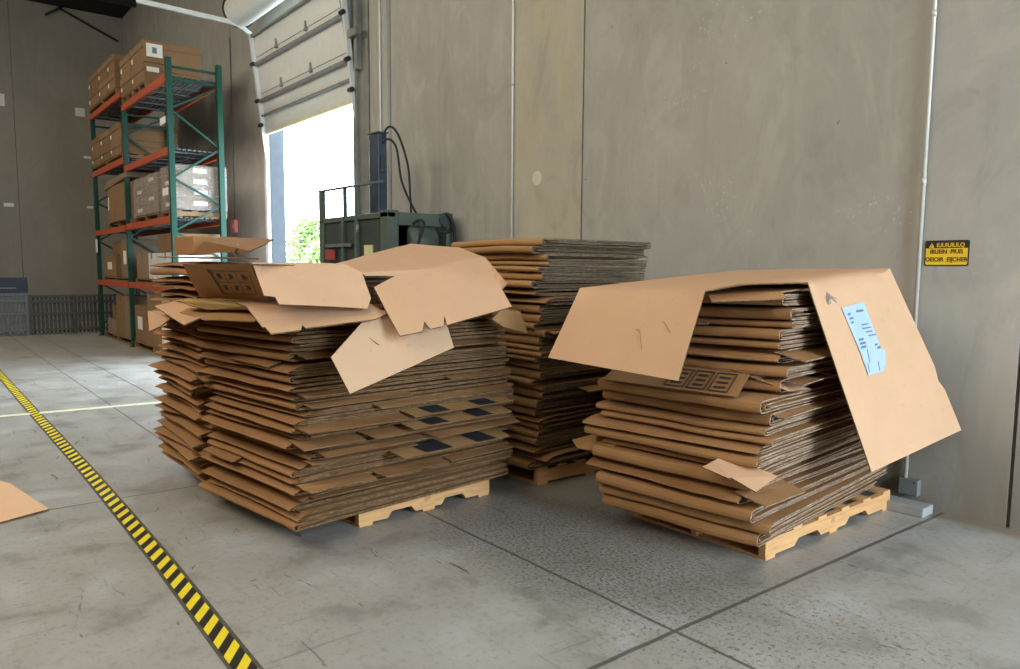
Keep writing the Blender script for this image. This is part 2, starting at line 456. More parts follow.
PROF = {
    'wedge': [(.55, 0), (.20, 0), (.10, .02), (.045, .10), (.012, .20), (0, .30), (.010, .42), (.05, .70), (.11, .92), (.20, 1), (.55, 1)],
    'round': [(.55, 0), (.20, 0), (.05, 0), (.018, .06), (.004, .22), (0, .48), (.004, .76), (.018, .94), (.05, 1), (.20, 1), (.55, 1)],
}
def u_sheet(mb, cx, cy, z0, w, d, T, th, yaw, rng, style, inset, seed, nx=11, sag=0.0):
    """a folded sheet: two leaves joined by the fold along the -Y edge"""
    prof = PROF[style]
    n = len(prof)
    cs, sn = math.cos(yaw), math.sin(yaw)
    e0 = -w / 2 + inset * rng.uniform(-.5, 1.0); e1 = w / 2 - inset * rng.uniform(-.3, 1.0)
    pa, pb = rng.uniform(0, 9), rng.uniform(0, 9)
    vs = []
    for i in range(nx):
        u = e0 + (e1 - e0) * i / (nx - 1)
        dv = .010 * noise.noise(Vector((u * 2.2, pa, seed))) + .006 * noise.noise(Vector((u * 11, pb, seed)))
        dz = .13 * T * noise.noise(Vector((u * 3.1, pb + 4, seed)))
        skew = .03 * noise.noise(Vector((i * .01, pa, 2.2))) * (u / w)
        def pt(v, z, nose):
            x = u * cs - (v - d / 2) * sn + cx
            y = u * sn + (v - d / 2) * cs + cy
            return (x, y, z0 + z + dz * nose + W(x, y, seed_stack[0]) - sag * max(0, .25 - v) - sag * .6 * max(0, u - w / 2 + .2))
        outer = []; inner = []
        for k, (pv, pz) in enumerate(prof):
            v = pv if pv < .5 else d * (1.0 if k in (0, n - 1) else .55)
            nose = max(0.0, 1 - pv / .12)
            vv = v + (dv + skew) * nose + inset * 1.0
            outer.append(pt(vv, pz * T, nose))
            zin = min(max(pz * T, th), T - th)
            inner.append(pt(vv + th * 1.2 * max(0, 1 - pv / .03), zin, nose))
        vs += outer + inner
    fs = []; mi = []
    m2 = 2 * n
    for i in range(nx - 1):
        a = i * m2; b = a + m2
        for k in range(n - 1):
            fs.append((a + k, a + k + 1, b + k + 1, b + k)); mi.append(0)
            fs.append((a + n + k + 1, a + n + k, b + n + k, b + n + k + 1)); mi.append(0)
        fs.append((a, b, b + n, a + n)); mi.append(1)
        fs.append((a + n - 1, a + m2 - 1, b + m2 - 1, b + n - 1)); mi.append(1)
    for k in range(n - 1):
        fs.append((k, k + n, k + n + 1, k + 1)); mi.append(1)
        e = (nx - 1) * m2
        fs.append((e + k, e + k + 1, e + k + n + 1, e + k + n)); mi.append(1)
    mb.add(vs, fs, mi)

seed_stack = [0]
def sheet_strip(p0, du, dv, L, Wd, th, droop, seed, nu=5, nv=4, notch=0.0, curl=0.0):
    """a flap: rectangle L (out along du) by Wd (along dv), drooping outward"""
    mb = MB(); top = []; p0 = Vector(p0); du = Vector(du); dv = Vector(dv)
    for i in range(nu):
        s = i / (nu - 1)
        for j in range(nv):
            q = j / (nv - 1)
            vv = Wd * (q + (notch * s * (1 if q < .5 else -1) if j in (0, nv - 1) else 0))
            z = -droop * L * s - curl * s * s * L + .006 * noise.noise(Vector((s * 2 + seed, q * 3, seed * .7)))
            top.append(p0 + du * (L * s) + dv * vv + Vector((0, 0, z)))
    n = nu * nv
    bot = [p - Vector((0, 0, th)) for p in top]
    fs = []; mi = []
    for i in range(nu - 1):
        for j in range(nv - 1):
            a = i * nv + j
            fs.append((a, a + nv, a + nv + 1, a + 1)); mi.append(0)
            fs.append((n + a, n + a + 1, n + a + nv + 1, n + a + nv)); mi.append(0)
    loop = [i * nv for i in range(nu)] + [(nu - 1) * nv + j for j in range(1, nv)] + [i * nv + nv - 1 for i in range(nu - 2, -1, -1)] + [j for j in range(nv - 2, 0, -1)]
    for a, b in zip(loop, loop[1:] + loop[:1]):
        fs.append((a, b, b + n, a + n)); mi.append(1)
    mb.add(top + bot, fs, mi)
    return mb

def stack(key, x0, x1, y0, y1, z0, z1, tmin, tmax, style, mats, where, group, seed, flapp=.4, jit=.03, yawj=.018, yaw0=0.0, gap=(.001, .007), setback=None, lean=0.0):
    rng = random.Random(seed); seed_stack[0] = seed
    z = z0; lays = []
    while z < z1 - tmin * .6:
        T = rng.uniform(tmin, tmax); lays.append((z, T)); z += T + rng.uniform(*gap)
    N = len(lays)
    objs = []
    for k, (z, T) in enumerate(lays):
        f = k / max(1, N - 1)
        ww = (x1 - x0) + rng.uniform(-jit, jit); dd = (y1 - y0) + rng.uniform(-jit, jit)
        cx = (x0 + x1) / 2 + rng.uniform(-jit, jit) * .9; cy = (y0 + y1) / 2 + rng.uniform(-jit, jit) * .9
        if setback and z > setback[0]: cy += setback[1] * .75; dd -= setback[1] * .5
        cx -= lean * max(0.0, f - .55) / .45
        yaw = yaw0 + rng.gauss(0, yawj)
        sty = style if rng.random() < .8 else ('round' if style == 'wedge' else 'wedge')
        mb = MB(); th = min(.0075, T * .24)
        sag = .03 * (1 - f) * (.3 if style == 'round' else 1)
        u_sheet(mb, cx, cy, z, ww, dd, T, th, yaw, rng, sty, 0.0, seed * 10 + k, 12, sag)
        if T > .028:
            u_sheet(mb, cx, cy, z + th + .001, ww, dd, T - 2 * th - .002, th * .85, yaw, rng, sty, .016, seed * 10 + k + .5, 9, sag)
        if T > .050:
            u_sheet(mb, cx, cy, z + 2.4 * th, ww, dd, T - 4.8 * th, th * .85, yaw, rng, 'round', .03, seed * 10 + k + .7, 9, sag)
        if T > .042 or rng.random() < .3:
            cs, sn = math.cos(yaw), math.sin(yaw)
            # a loose inner leaf showing at the open end
            hw = ww / 2 - rng.uniform(-.04, .05)
            p = sheet_strip((cx + (hw - .3) * cs + (dd / 2 - .05) * sn, cy + (hw - .3) * sn - (dd / 2 - .05) * cs, z + T * .56), (cs, sn, 0), (-sn, cs, 0), .3, dd - .1, .006, rng.uniform(-.02, .03), rng.random() * 9)
            mb.add(p.v, p.f, p.m)
        o = mb.build('flattened_box', mats, None, 0, (cx, cy, z))
        if k < N / 2: place = ordinal(k + 1) + ' layer up from the pallet'
        else: place = ordinal(N - k) + ' layer down from the top'
        tag(o, 'flattened cardboard box, %s, %s' % (place, where), 'cardboard box', group)
        objs.append(o)
        # end flaps hanging out at the open end, slit into two or three
        if rng.random() < flapp and .1 < f < .93:
            cs, sn = math.cos(yaw), math.sin(yaw)
            L = rng.uniform(.07, .2); cuts = rng.choice(((0, .30, .64, 1), (0, .48, 1), (0, .26, 1)))
            dr = rng.uniform(.06, .28)
            for a, b in zip(cuts[:-1], cuts[1:]):
                if rng.random() < .12: continue
                LL = L * rng.uniform(.8, 1.05)
                v0 = -dd / 2 + .03 + a * (dd - .06) + .008; wd = (b - a) * (dd - .06) - .016
                u0 = ww / 2 - .03
                p0 = (u0 * cs - v0 * sn, u0 * sn + v0 * cs, T - .002 + W(cx + u0, cy + v0, seed) - sag * .08)
                fm = sheet_strip(p0, (cs, sn, 0), (-sn, cs, 0), LL, wd, .006, dr, rng.random() * 50, notch=rng.uniform(0, .04))
                fl = fm.build('flap', mats, o)
        # folded strip slightly open along the front on a few
        if rng.random() < flapp * .3 and 0.05 < f < .9:
            wd = rng.uniform(.25, .6); u0 = rng.uniform(-ww / 2 + .02, ww / 2 - wd - .02)
            v0 = -dd / 2 + .06; cs, sn = math.cos(yaw), math.sin(yaw)
            fm = sheet_strip((u0 * cs - v0 * sn, u0 * sn + v0 * cs, T + .001), (sn, -cs, 0), (cs, sn, 0), rng.uniform(.06, .11), wd, .006, rng.uniform(.2, .45), rng.random() * 40, nu=4, nv=5)
            fm.build('flap', mats, o)
    return objs, z

STK_A = dict(where='wide stack under torn sheets', group='flattened boxes in the wide stack under torn sheets')
STK_B = dict(where='stack nearest the rack', group='flattened boxes in the stack nearest the rack')
STK_C = dict(where='uncovered stack against the wall', group='flattened boxes in the uncovered stack by the wall')
STK_D = dict(where='stack draped with labelled sheet', group='flattened boxes in the draped stack')
PZ = .128
A_objs, A_top = stack('A', -4.934, -3.814, 1.470, 3.034, .128, 1.225, .029, .054, 'wedge', [KRAFT, EDGE], seed=11, flapp=.5, jit=.04, yaw0=.113, gap=(.002, .009), lean=.07, **STK_A)
B_objs, B_top = stack('B', -5.93, -4.93, 1.39, 2.75, PZ, 1.525, .028, .052, 'wedge', [KRAFT, EDGE], seed=23, flapp=.25, jit=.055, yawj=.03, gap=(.002, .010), **STK_B)
C_objs, C_top = stack('C', -4.955, -3.935, 3.285, 4.455, PZ, 1.69, .030, .062, 'round', [KRAFT_G, EDGE_G], seed=37, flapp=.08, jit=.04, yawj=.02, yaw0=.087, **STK_C)
D_objs, D_top = stack('D', -3.221, -2.201, 3.158, 4.838, PZ, 1.37, .030, .072, 'round', [KRAFT, EDGE_W], seed=52, flapp=.25, jit=.06, yaw0=.131, gap=(.004, .014), setback=(.855, .14), **STK_D)

# --- pallets under the stacks
def pallet(x0, x1, y0, y1, label, notch=True, z=0.0, name='pallet', cat='pallet', hgt=.125, group=None, rz=0.0, detail=True):
    PW = PALLET_W if detail else PALLET_D
    r = empty(name, ((x0 + x1) / 2, (y0 + y1) / 2, z), rz, label, cat, group)
    hx, hy = (x1 - x0) / 2, (y1 - y0) / 2
    sh = hgt - .032
    for sx in (-hx + .02, 0, hx - .02):
        prof = [(-hy, .016), (-hy, .016 + sh), (hy, .016 + sh), (hy, .016)]
        if notch:
            L = 2 * hy
            def nt(a, b): return [(-hy + b * L, .016), (-hy + (b - .03) * L, .016 + sh * .40), (-hy + (a + .03) * L, .016 + sh * .40), (-hy + a * L, .016)]
            prof = [(-hy, .016), (-hy, .016 + sh), (hy, .016 + sh), (hy, .016)] + nt(.60, .80) + nt(.20, .40)
        m = MB(); m.prism([(sx - .02, y, zz) for y, zz in prof], (.04, 0, 0))
        m.build('stringer', PW, r)
    nb = 6 if detail else 4
    for k in range(nb):
        y = -hy + .05 + (2 * hy - .1) * k / (nb - 1)
        MB().box(-hx, hx, y - .045, y + .045, hgt - .016, hgt).build('deck_board', PW, r)
    for y in (-hy + .05, 0, hy - .05):
        MB().box(-hx, hx, y - .045, y + .045, 0, .016).build('bottom_board', PW, r)
    return r
pallet(-4.88, -3.945, 1.94, 2.95, 'pale pine pallet with notched side under the wide stack with torn sheets', True, rz=.08)
pallet(-5.90, -5.00, 1.75, 2.70, 'pine pallet in shadow under the stack nearest the pallet rack', True)
pallet(-4.95, -3.95, 3.38, 4.40, 'pine pallet under the uncovered stack against the wall', False)
pallet(-3.10, -2.19, 3.42, 4.84, 'pale pine pallet with notched side under the draped stack', True, rz=.02)

# --- loose sheets on top
def poly_sheet(name, polys, mats, th=.0065, cuts=3, amp=.006, smooth=0, seed=1, parent=None, origin=None, bulge=0.0):
    """board cut to an outline (one or more flat facets sharing edges) and given its thickness"""
    bm = bmesh.new(); cache = {}
    def V(p):
        k = tuple(round(q, 3) for q in p)
        if k not in cache: cache[k] = bm.verts.new(p)
        return cache[k]
    for P in polys:
        try: bm.faces.new([V(p) for p in P])
        except ValueError: pass
    bmesh.ops.recalc_face_normals(bm, faces=bm.faces)
    bmesh.ops.triangulate(bm, faces=bm.faces[:], ngon_method='EAR_CLIP')
    for _ in range(cuts):
        long = [e for e in bm.edges if e.calc_length() > .10]
        if not long: break
        bmesh.ops.subdivide_edges(bm, edges=long, cuts=1, use_grid_fill=True)
        bmesh.ops.triangulate(bm, faces=[f for f in bm.faces if len(f.verts) > 4])
    if smooth:
        inner = [v for v in bm.verts if not v.is_boundary]
        for _ in range(smooth): bmesh.ops.smooth_vert(bm, verts=inner, factor=.5, use_axis_x=True, use_axis_y=True, use_axis_z=True)
    bm.normal_update()
    up = sum((f.normal * f.calc_area() for f in bm.faces), Vector())
    if up.z < 0:
        bmesh.ops.reverse_faces(bm, faces=bm.faces[:]); bm.normal_update()
    off = {}
    for v in bm.verts:
        off[v] = v.co + v.normal * amp * noise.noise(v.co * 3.0 + Vector((seed, 0, 0)))
    for v, c in off.items(): v.co = c
    bm.normal_update()
    top = list(bm.faces); 
    be = [e for e in bm.edges if e.is_boundary]
    vmap = {v: bm.verts.new(v.co - v.normal * th) for v in list(bm.verts)}
    for f in top: bm.faces.new([vmap[v] for v in reversed(f.verts)])
    for e in be:
        f = e.link_faces[0]; l = next(l for l in f.loops if l.edge == e)
        a, b = l.vert, l.link_loop_next.vert
        nf = bm.faces.new((b, a, vmap[a], vmap[b])); nf.material_index = 1
    bmesh.ops.recalc_face_normals(bm, faces=bm.faces)
    og = Vector(origin if origin is not None else polys[0][0])
    for v in bm.verts: v.co -= og
    me = bpy.data.meshes.new(name); bm.to_mesh(me); bm.free()
    for m in mats: me.materials.append(m)
    o = bpy.data.objects.new(name, me); o.location = og
    if parent is not None: o.location = og - Vector(parent.location)
    return link(o, parent)

def flat_mark(name, pts, n, lift, mat, parent, th=.0006):
    """a thin printed or glued patch lying on a sheet"""
    n = Vector(n).normalized()
    m = MB(); m.prism([Vector(p) + n * lift for p in pts], n * th)
    o = m.build(name, mat, None, 0, pts[0]); o.parent = parent; o.location = Vector(pts[0]) - Vector(parent.location)
    return o

CL = [KRAFT_L, EDGE]
# big sheet draped over the right stack
def grid_sheet(name, quads, mats, th=.0065, smooth=2, amp=.006, seed=1, nick=()):
    """board made of bilinear grids welded along their shared edges"""
    bm = bmesh.new()
    for (A, B_, C_, D_, nu, nv) in quads:
        A, B_, C_, D_ = map(Vector, (A, B_, C_, D_)); g = []
        for i in range(nu + 1):
            s = i / nu
            g.append([bm.verts.new((A * (1 - s) + B_ * s) * (1 - j / nv) + (D_ * (1 - s) + C_ * s) * (j / nv)) for j in range(nv + 1)])
        for i in range(nu):
            for j in range(nv): bm.faces.new((g[i][j], g[i + 1][j], g[i + 1][j + 1], g[i][j + 1]))
    bmesh.ops.remove_doubles(bm, verts=bm.verts, dist=.002)
    bmesh.ops.recalc_face_normals(bm, faces=bm.faces)
    inner = [v for v in bm.verts if not v.is_boundary]
    for _ in range(smooth): bmesh.ops.smooth_vert(bm, verts=inner, factor=.5, use_axis_x=True, use_axis_y=True, use_axis_z=True)
    bm.normal_update()
    if sum((f.normal * f.calc_area() for f in bm.faces), Vector()).z < 0:
        bmesh.ops.reverse_faces(bm, faces=bm.faces[:]); bm.normal_update()
    off = {v: v.co + v.normal * amp * noise.noise(v.co * 2.2 + Vector((seed, 0, 0))) for v in bm.verts}
    for v, c in off.items(): v.co = c
    for at, mv in nick:
        at = Vector(at); v = min((v for v in bm.verts if v.is_boundary), key=lambda q: (q.co - at).length); v.co += Vector(mv)
    bm.normal_update()
    top = list(bm.faces); be = [e for e in bm.edges if e.is_boundary]
    vmap = {v: bm.verts.new(v.co - v.normal * th) for v in list(bm.verts)}
    for f in top: bm.faces.new([vmap[v] for v in reversed(f.verts)])
    for e in be:
        f = e.link_faces[0]; l = next(l for l in f.loops if l.edge == e)
        a, b = l.vert, l.link_loop_next.vert
        nf = bm.faces.new((b, a, vmap[a], vmap[b])); nf.material_index = 1
    bmesh.ops.recalc_face_normals(bm, faces=bm.faces)
    og = Vector(quads[0][0])
    for v in bm.verts: v.co -= og
    for f in bm.faces: f.smooth = f.material_index == 0
    me = bpy.data.meshes.new(name); bm.to_mesh(me); bm.free()
    for m in mats: me.materials.append(m)
    me.set_sharp_from_angle(angle=.7)
    o = bpy.data.objects.new(name, me); o.location = og
    return link(o)
TL, TBL, TBR, TR = (-3.155, 3.0, 1.402), (-3.20, 4.55, 1.512), (-2.09, 4.428, 1.529), (-2.09, 3.568, 1.452)
F1, F2 = (-2.378, 3.117, 1.404), (-2.255, 3.229, 1.440)
M1, M2 = (-2.45, 4.47, 1.526), (-2.30, 4.45, 1.527)
cov = grid_sheet('cardboard_sheet', [
    (TL, F1, M1, TBL, 12, 16), (F1, F2, M2, M1, 3, 16), (F2, TR, TBR, M2, 4, 16),
    (TL, F1, (-2.337, 2.88, .976), (-3.171, 2.779, 1.016), 12, 7),
    (TR, TBR, (-1.925, 4.80, .865), (-1.968, 3.705, .955), 16, 8),
    ((-1.968, 3.705, .955), (-1.925, 4.80, .865), (-1.847, 4.935, .561), (-1.85, 3.854, .477), 16, 6),
], CL, smooth=3, amp=.003, seed=3, nick=(((-1.925, 4.80, .865), (.004, -.045, 0)),))
tag(cov, 'large clean cardboard sheet draped over a stack, pale blue label on its hanging side', 'cardboard sheet')
nR = Vector((.972, -.021, .233))
BLUE = NT('pale_blue_label'); BLUE = BLUE.out(BLUE.ramp(BLUE.noise(BLUE.coord(), 14, 3), [(.3, lin(160, 180, 198)[:3]), (.7, lin(172, 190, 206)[:3])]), .5, 0, .3)
lab = [(-2.052, 3.834, 1.316), (-2.053, 4.065, 1.342), (-1.989, 4.161, 1.086), (-1.987, 4.201, 1.078), (-1.969, 4.18, 1.004), (-1.962, 4.145, .968), (-1.962, 3.982, .957), (-1.992, 3.942, 1.077)]
L1 = flat_mark('label', lab, nR, .0035, BLUE, cov); tag(L1, 'pale blue stuck-on label')
INK = simple('grey_ink', lin(96, 110, 134), .7)
ey = Vector((0, 1, .02)).normalized(); ez = Vector((-.2333, -.09, .968)).normalized(); o0 = Vector((-2.052, 3.86, 1.31))
def onlab(y, z):   # point on the hanging side
    return Vector((-2.09 + (.021 * (y - 3.568) - .233 * (z - 1.452)) / .972, y, z))
for (y, z, wd, h) in ((3.88, 1.285, .03, .012), (3.89, 1.262, .04, .01), (3.90, 1.24, .025, .01), (3.97, 1.30, .075, .012), (4.0, 1.225, .07, .007), (4.0, 1.205, .09, .007), (4.03, 1.185, .07, .007), (4.05, 1.165, .08, .007),
                      (3.945, 1.15, .05, .012), (3.95, 1.13, .06, .012), (3.955, 1.11, .055, .012), (4.12, 1.10, .035, .014), (4.10, 1.115, .03, .01), (4.01, 1.09, .008, .07), (3.99, 1.02, .008, .05), (4.10, 1.02, .008, .05)):
    p = [onlab(y, z), onlab(y + wd, z + .004), onlab(y + wd, z + .004 - h), onlab(y, z - h)]
    o = MB().prism([q + nR * .0043 for q in p], nR * .0006).build('print_line', INK, None, 0, tuple(p[0])); o.parent = L1; o.location = p[0] - Vector(lab[0])
sc = MB(); PEN = simple('pen_scribble', lin(150, 140, 132), .8)
rg = random.Random(8)
pp = [Vector((3.70 + rg.uniform(0, .10), 1.33 + rg.uniform(0, .07), 0)) for _ in range(22)]
pp.sort(key=lambda p: p.x + p.y * .8 + rg.uniform(-.05, .05))
sc.tube([onlab(p.x, p.y) + nR * .003 for p in pp], .0013, 5)
o = sc.build('pen_mark', PEN, None, 0, tuple(onlab(3.7, 1.35))); o.parent = cov; o.location = onlab(3.7, 1.35) - Vector(cov.location)

fq = (Vector((-3.155, 3.0, 1.402)), Vector((-2.378, 3.117, 1.404)), Vector((-2.337, 2.88, .976)), Vector((-3.171, 2.779, 1.016)))
nF = (fq[3] - fq[0]).cross(fq[1] - fq[0]).normalized()
def onfront(a, b_): return (fq[0] * (1 - a) + fq[1] * a) * (1 - b_) + (fq[3] * (1 - a) + fq[2] * a) * b_ + nF * .003
for pts in (((.60, .50), (.63, .51), (.655, .60), (.69, .72)), ((.78, .38), (.82, .44), (.85, .50))):  # thin scratch and crease lines in darker brown
    o = MB().tube([onfront(*p) for p in pts], .0014, 5).build('crease_mark', simple('crease_brown', lin(140, 104, 68), .9), None, 0, tuple(onfront(*pts[0])))
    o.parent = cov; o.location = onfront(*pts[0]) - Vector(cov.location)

# torn sheets over the wide stack
P1 = [(-4.521, 1.22, 1.52), (-3.66, 1.30, 1.519), (-3.90, 1.448, 1.36), (-3.894, 1.489, 1.325), (-4.869, 1.41, 1.317)]
back = [(-4.45, 2.3, 1.50), (-3.75, 2.0, 1.50)]
box1 = poly_sheet('cardboard_box', [P1, [P1[0], P1[1], (-3.80, 1.75, 1.515), (-4.62, 1.9, 1.50)]], [KRAFT, EDGE], cuts=3, amp=.004, seed=5)
tag(box1, 'crushed cardboard box end with dark printed panel leaning out over the wide stack', 'cardboard box')
# printing on the leaning panel
n1 = Vector((.061, -.674, -.736)).normalized()
g0, g1, g2, g3 = Vector((-4.253, 1.273, 1.493)), Vector((-3.74, 1.322, 1.49)), Vector((-3.95, 1.44, 1.362)), Vector((-4.435, 1.412, 1.351))
def bil(s, t): return (g0 * (1 - s) + g1 * s) * (1 - t) + (g3 * (1 - s) + g2 * s) * t
pm = MB()
def pbox(s0, s1, t0, t1): pm.prism([bil(s0, t0) + n1 * .0045, bil(s1, t0) + n1 * .0045, bil(s1, t1) + n1 * .0045, bil(s0, t1) + n1 * .0045], n1 * .0006)
def frame(s0, s1, t0, t1, a=.008, b=.018):
    pbox(s0, s1, t0, t0 + b); pbox(s0, s1, t1 - b, t1); pbox(s0, s0 + a, t0, t1); pbox(s1 - a, s1, t0, t1)
pbox(.0, .055, 0, .12); pbox(.02, .05, .14, 1.0)
frame(.10, .98, .03, .97)
for s in (.38, .66): pbox(s, s + .008, .03, .97)
pbox(.10, .98, .48, .495)
rg = random.Random(2)
for (s, t) in ((.15, .2), (.44, .22), (.75, .25), (.16, .65), (.45, .68), (.76, .66)):
    for q in range(3):
        pbox(s + rg.uniform(0, .02), s + rg.uniform(.09, .15), t + q * .08 - .05, t + q * .08 - .02)
    pbox(s + .04, s + .09, t - .04, t + .11)
o = pm.build('printed_panel', PRINT, None, 0, tuple(g0)); o.parent = box1; o.location = g0 - Vector(box1.location)

s2 = poly_sheet('cardboard_sheet', [[(-3.70, 1.323, 1.524), (-3.77, 1.762, 1.530), (-3.778, 1.852, 1.523), (-3.76, 1.943, 1.478), (-3.662, 1.944, 1.345), (-3.613, 1.894, 1.29), (-3.595, 1.676, 1.309), (-3.568, 1.40, 1.326), (-3.593, 1.39, 1.362), (-3.591, 1.336, 1.37)],
    [(-3.70, 1.323, 1.524), (-3.77, 1.762, 1.530), (-3.778, 1.852, 1.523), (-4.3, 2.05, 1.515), (-4.35, 1.50, 1.525)]], CL, cuts=3, amp=.006, smooth=1, seed=6)
tag(s2, 'plain tan cardboard sheet folded down over the edge beside the printed panel', 'cardboard sheet')
s3 = poly_sheet('cardboard_sheet', [[(-3.80, 1.321, 1.311), (-3.779, 1.595, 1.316), (-3.72, 1.974, 1.31), (-3.608, 2.016, 1.265), (-3.558, 1.911, 1.239), (-3.533, 1.519, 1.21), (-3.565, 1.513, 1.223), (-3.519, 1.487, 1.202), (-3.509, 1.334, 1.191), (-3.579, 1.332, 1.219), (-3.581, 1.319, 1.22)],
    [(-3.80, 1.321, 1.311), (-3.779, 1.595, 1.316), (-3.72, 1.974, 1.31), (-4.2, 1.95, 1.312), (-4.2, 1.40, 1.312)]], CL, cuts=3, amp=.004, seed=7)
tag(s3, 'tan cardboard strip with a small notch, lying below the folded sheet', 'cardboard sheet')
fl4 = [(-3.72, 1.994, 1.402), (-3.783, 2.161, 1.462), (-3.817, 2.484, 1.509), (-3.626, 2.803, 1.386), (-3.50, 2.781, 1.29), (-3.423, 2.272, 1.197), (-3.481, 2.291, 1.242), (-3.42, 2.245, 1.193), (-3.415, 2.159, 1.183), (-3.465, 2.153, 1.22), (-3.406, 2.104, 1.173), (-3.40, 1.968, 1.159)]
s4 = poly_sheet('cardboard_sheet', [fl4,
    [(-3.783, 2.161, 1.462), (-3.80, 1.982, 1.461), (-3.80, 1.964, 1.478), (-4.10, 1.916, 1.527), (-4.50, 2.696, 1.674), (-4.30, 2.953, 1.653), (-4.0, 2.951, 1.583), (-3.60, 2.821, 1.423), (-3.626, 2.803, 1.386), (-3.817, 2.484, 1.509)],
    [(-4.10, 1.916, 1.527), (-4.50, 2.696, 1.674), (-4.80, 2.65, 1.50), (-4.55, 1.85, 1.45)]], CL, cuts=4, amp=.010, smooth=2, seed=9)
tag(s4, 'largest tan cardboard sheet arched over the wide stack with slits in its edge', 'cardboard sheet')
s5 = poly_sheet('cardboard_sheet', [[(-3.477, 1.622, 1.065), (-3.34, 1.654, .896), (-3.46, 2.343, 1.073), (-3.567, 2.361, 1.207), (-3.593, 2.207, 1.233), (-3.62, 2.011, 1.26), (-3.594, 1.854, 1.221)],
    [(-3.593, 2.207, 1.233), (-3.62, 2.011, 1.26), (-3.594, 1.854, 1.221), (-3.85, 1.95, 1.262), (-3.85, 2.2, 1.266)]], [kraft('kraft_board_pale', lin(196, 162, 128), .03, .03, .02), EDGE], cuts=3, amp=.004, seed=10)
tag(s5, 'pale pinkish cardboard flap hanging lowest from under the arched sheet', 'cardboard sheet')
n5 = Vector((.78, -.025, .625)).normalized()
flat_mark('slot', [(-3.535, 1.86, 1.144), (-3.525, 1.875, 1.131), (-3.500, 1.905, 1.102), (-3.508, 1.89, 1.110)], n5, .006, PRINT, s5)
s7 = poly_sheet('cardboard_sheet', [[(-5.404, 1.27, 1.245), (-5.177, 1.50, 1.322), (-4.634, 1.363, 1.258), (-4.415, 1.33, 1.24), (-4.384, 1.18, 1.185)]], CL, cuts=3, amp=.004, seed=12)
tag(s7, 'tan cardboard piece sloping out of the stack nearest the rack', 'cardboard sheet')
s7b = poly_sheet('cardboard_sheet', [[(-5.71, 1.30, 1.195), (-5.161, 1.306, 1.176), (-5.238, 1.275, 1.127), (-5.426, 1.24, 1.077)], [(-5.71, 1.30, 1.195), (-5.161, 1.306, 1.176), (-5.2, 1.5, 1.19), (-5.7, 1.5, 1.2)]], CL, cuts=2, amp=.004, seed=13)
tag(s7b, 'small tan cardboard corner hanging below the sloping piece near the rack', 'cardboard sheet')
# brown curled leaf between the wide stack and the one behind it
s6 = poly_sheet('cardboard_sheet', [[(-3.70, 2.865, 1.262), (-3.70, 3.005, 1.242), (-3.70, 3.07, 1.102), (-3.70, 2.87, 1.152), (-3.72, 2.80, 1.2)], [(-3.70, 2.865, 1.262), (-3.70, 3.005, 1.242), (-3.9, 3.0, 1.27), (-3.9, 2.86, 1.29)]], [KRAFT, EDGE], cuts=3, amp=.01, smooth=1, seed=15)
tag(s6, 'brown curled cardboard leaf under the far end of the arched sheet', 'cardboard sheet')
# stack nearest the rack: top sheet and half-open box
s8 = poly_sheet('cardboard_sheet', [[(-5.80, 1.40, 1.578), (-3.98, 1.46, 1.550), (-4.9, 1.62, 1.566), (-5.9, 1.95, 1.580)]], CL, cuts=4, amp=.006, seed=16)
tag(s8, 'long tan cardboard sheet lying flat on top of the stack nearest the rack', 'cardboard sheet')
bx = empty('cardboard_box', (-5.4, 1.55, 1.588), 0, 'half-flattened cardboard box with tilted lid on top of the stack nearest the rack', 'cardboard box')
MB().prism([(-.34, -.05, 0), (.15, -.05, 0), (.10, -.05, .12), (-.36, -.05, .125)], (0, .12, 0), 0).build('body', [KRAFT, EDGE], bx, .004)
o = poly_sheet('lid', [[(-5.258, 1.49, 1.597), (-5.012, 1.49, 1.668), (-4.228, 1.5, 1.595), (-4.277, 1.5, 1.585)], [(-5.30, 1.70, 1.712), (-4.90, 1.90, 1.688), (-4.228, 1.5, 1.595), (-5.012, 1.49, 1.668)]], [KRAFT, EDGE], cuts=3, amp=.003, seed=17, parent=bx)
MB().tube([(.95, -.06, .0), (1.01, -.06, .045)], .005, 5).build('strap', EDGE_W, bx)

# yellowish scraps and flattened pieces under the printed panel
YEL = kraft('yellowed_board', lin(172, 138, 86), .10, .1)
for k, (pts, lb) in enumerate((
    ([(-4.75, 1.30, 1.318), (-3.95, 1.36, 1.305), (-3.92, 1.42, 1.285), (-4.35, 1.33, 1.265), (-4.60, 1.28, 1.28), (-4.78, 1.27, 1.30)], 'creased cardboard piece directly under the printed leaning panel'),
    ([(-4.85, 1.34, 1.258), (-3.85, 1.42, 1.262), (-3.80, 1.36, 1.235), (-4.3, 1.27, 1.215), (-4.80, 1.27, 1.235)], 'second creased cardboard piece under the printed leaning panel'))):
    bk = [(pts[0]), (pts[1]), (-3.95, 2.3, pts[1][2] + .004), (-4.8, 2.3, pts[0][2] - .01)]
    o = poly_sheet('cardboard_sheet', [pts, bk], [KRAFT_G if k else YEL, EDGE], cuts=3, amp=.008, seed=20 + k)
    tag(o, lb, 'cardboard sheet')

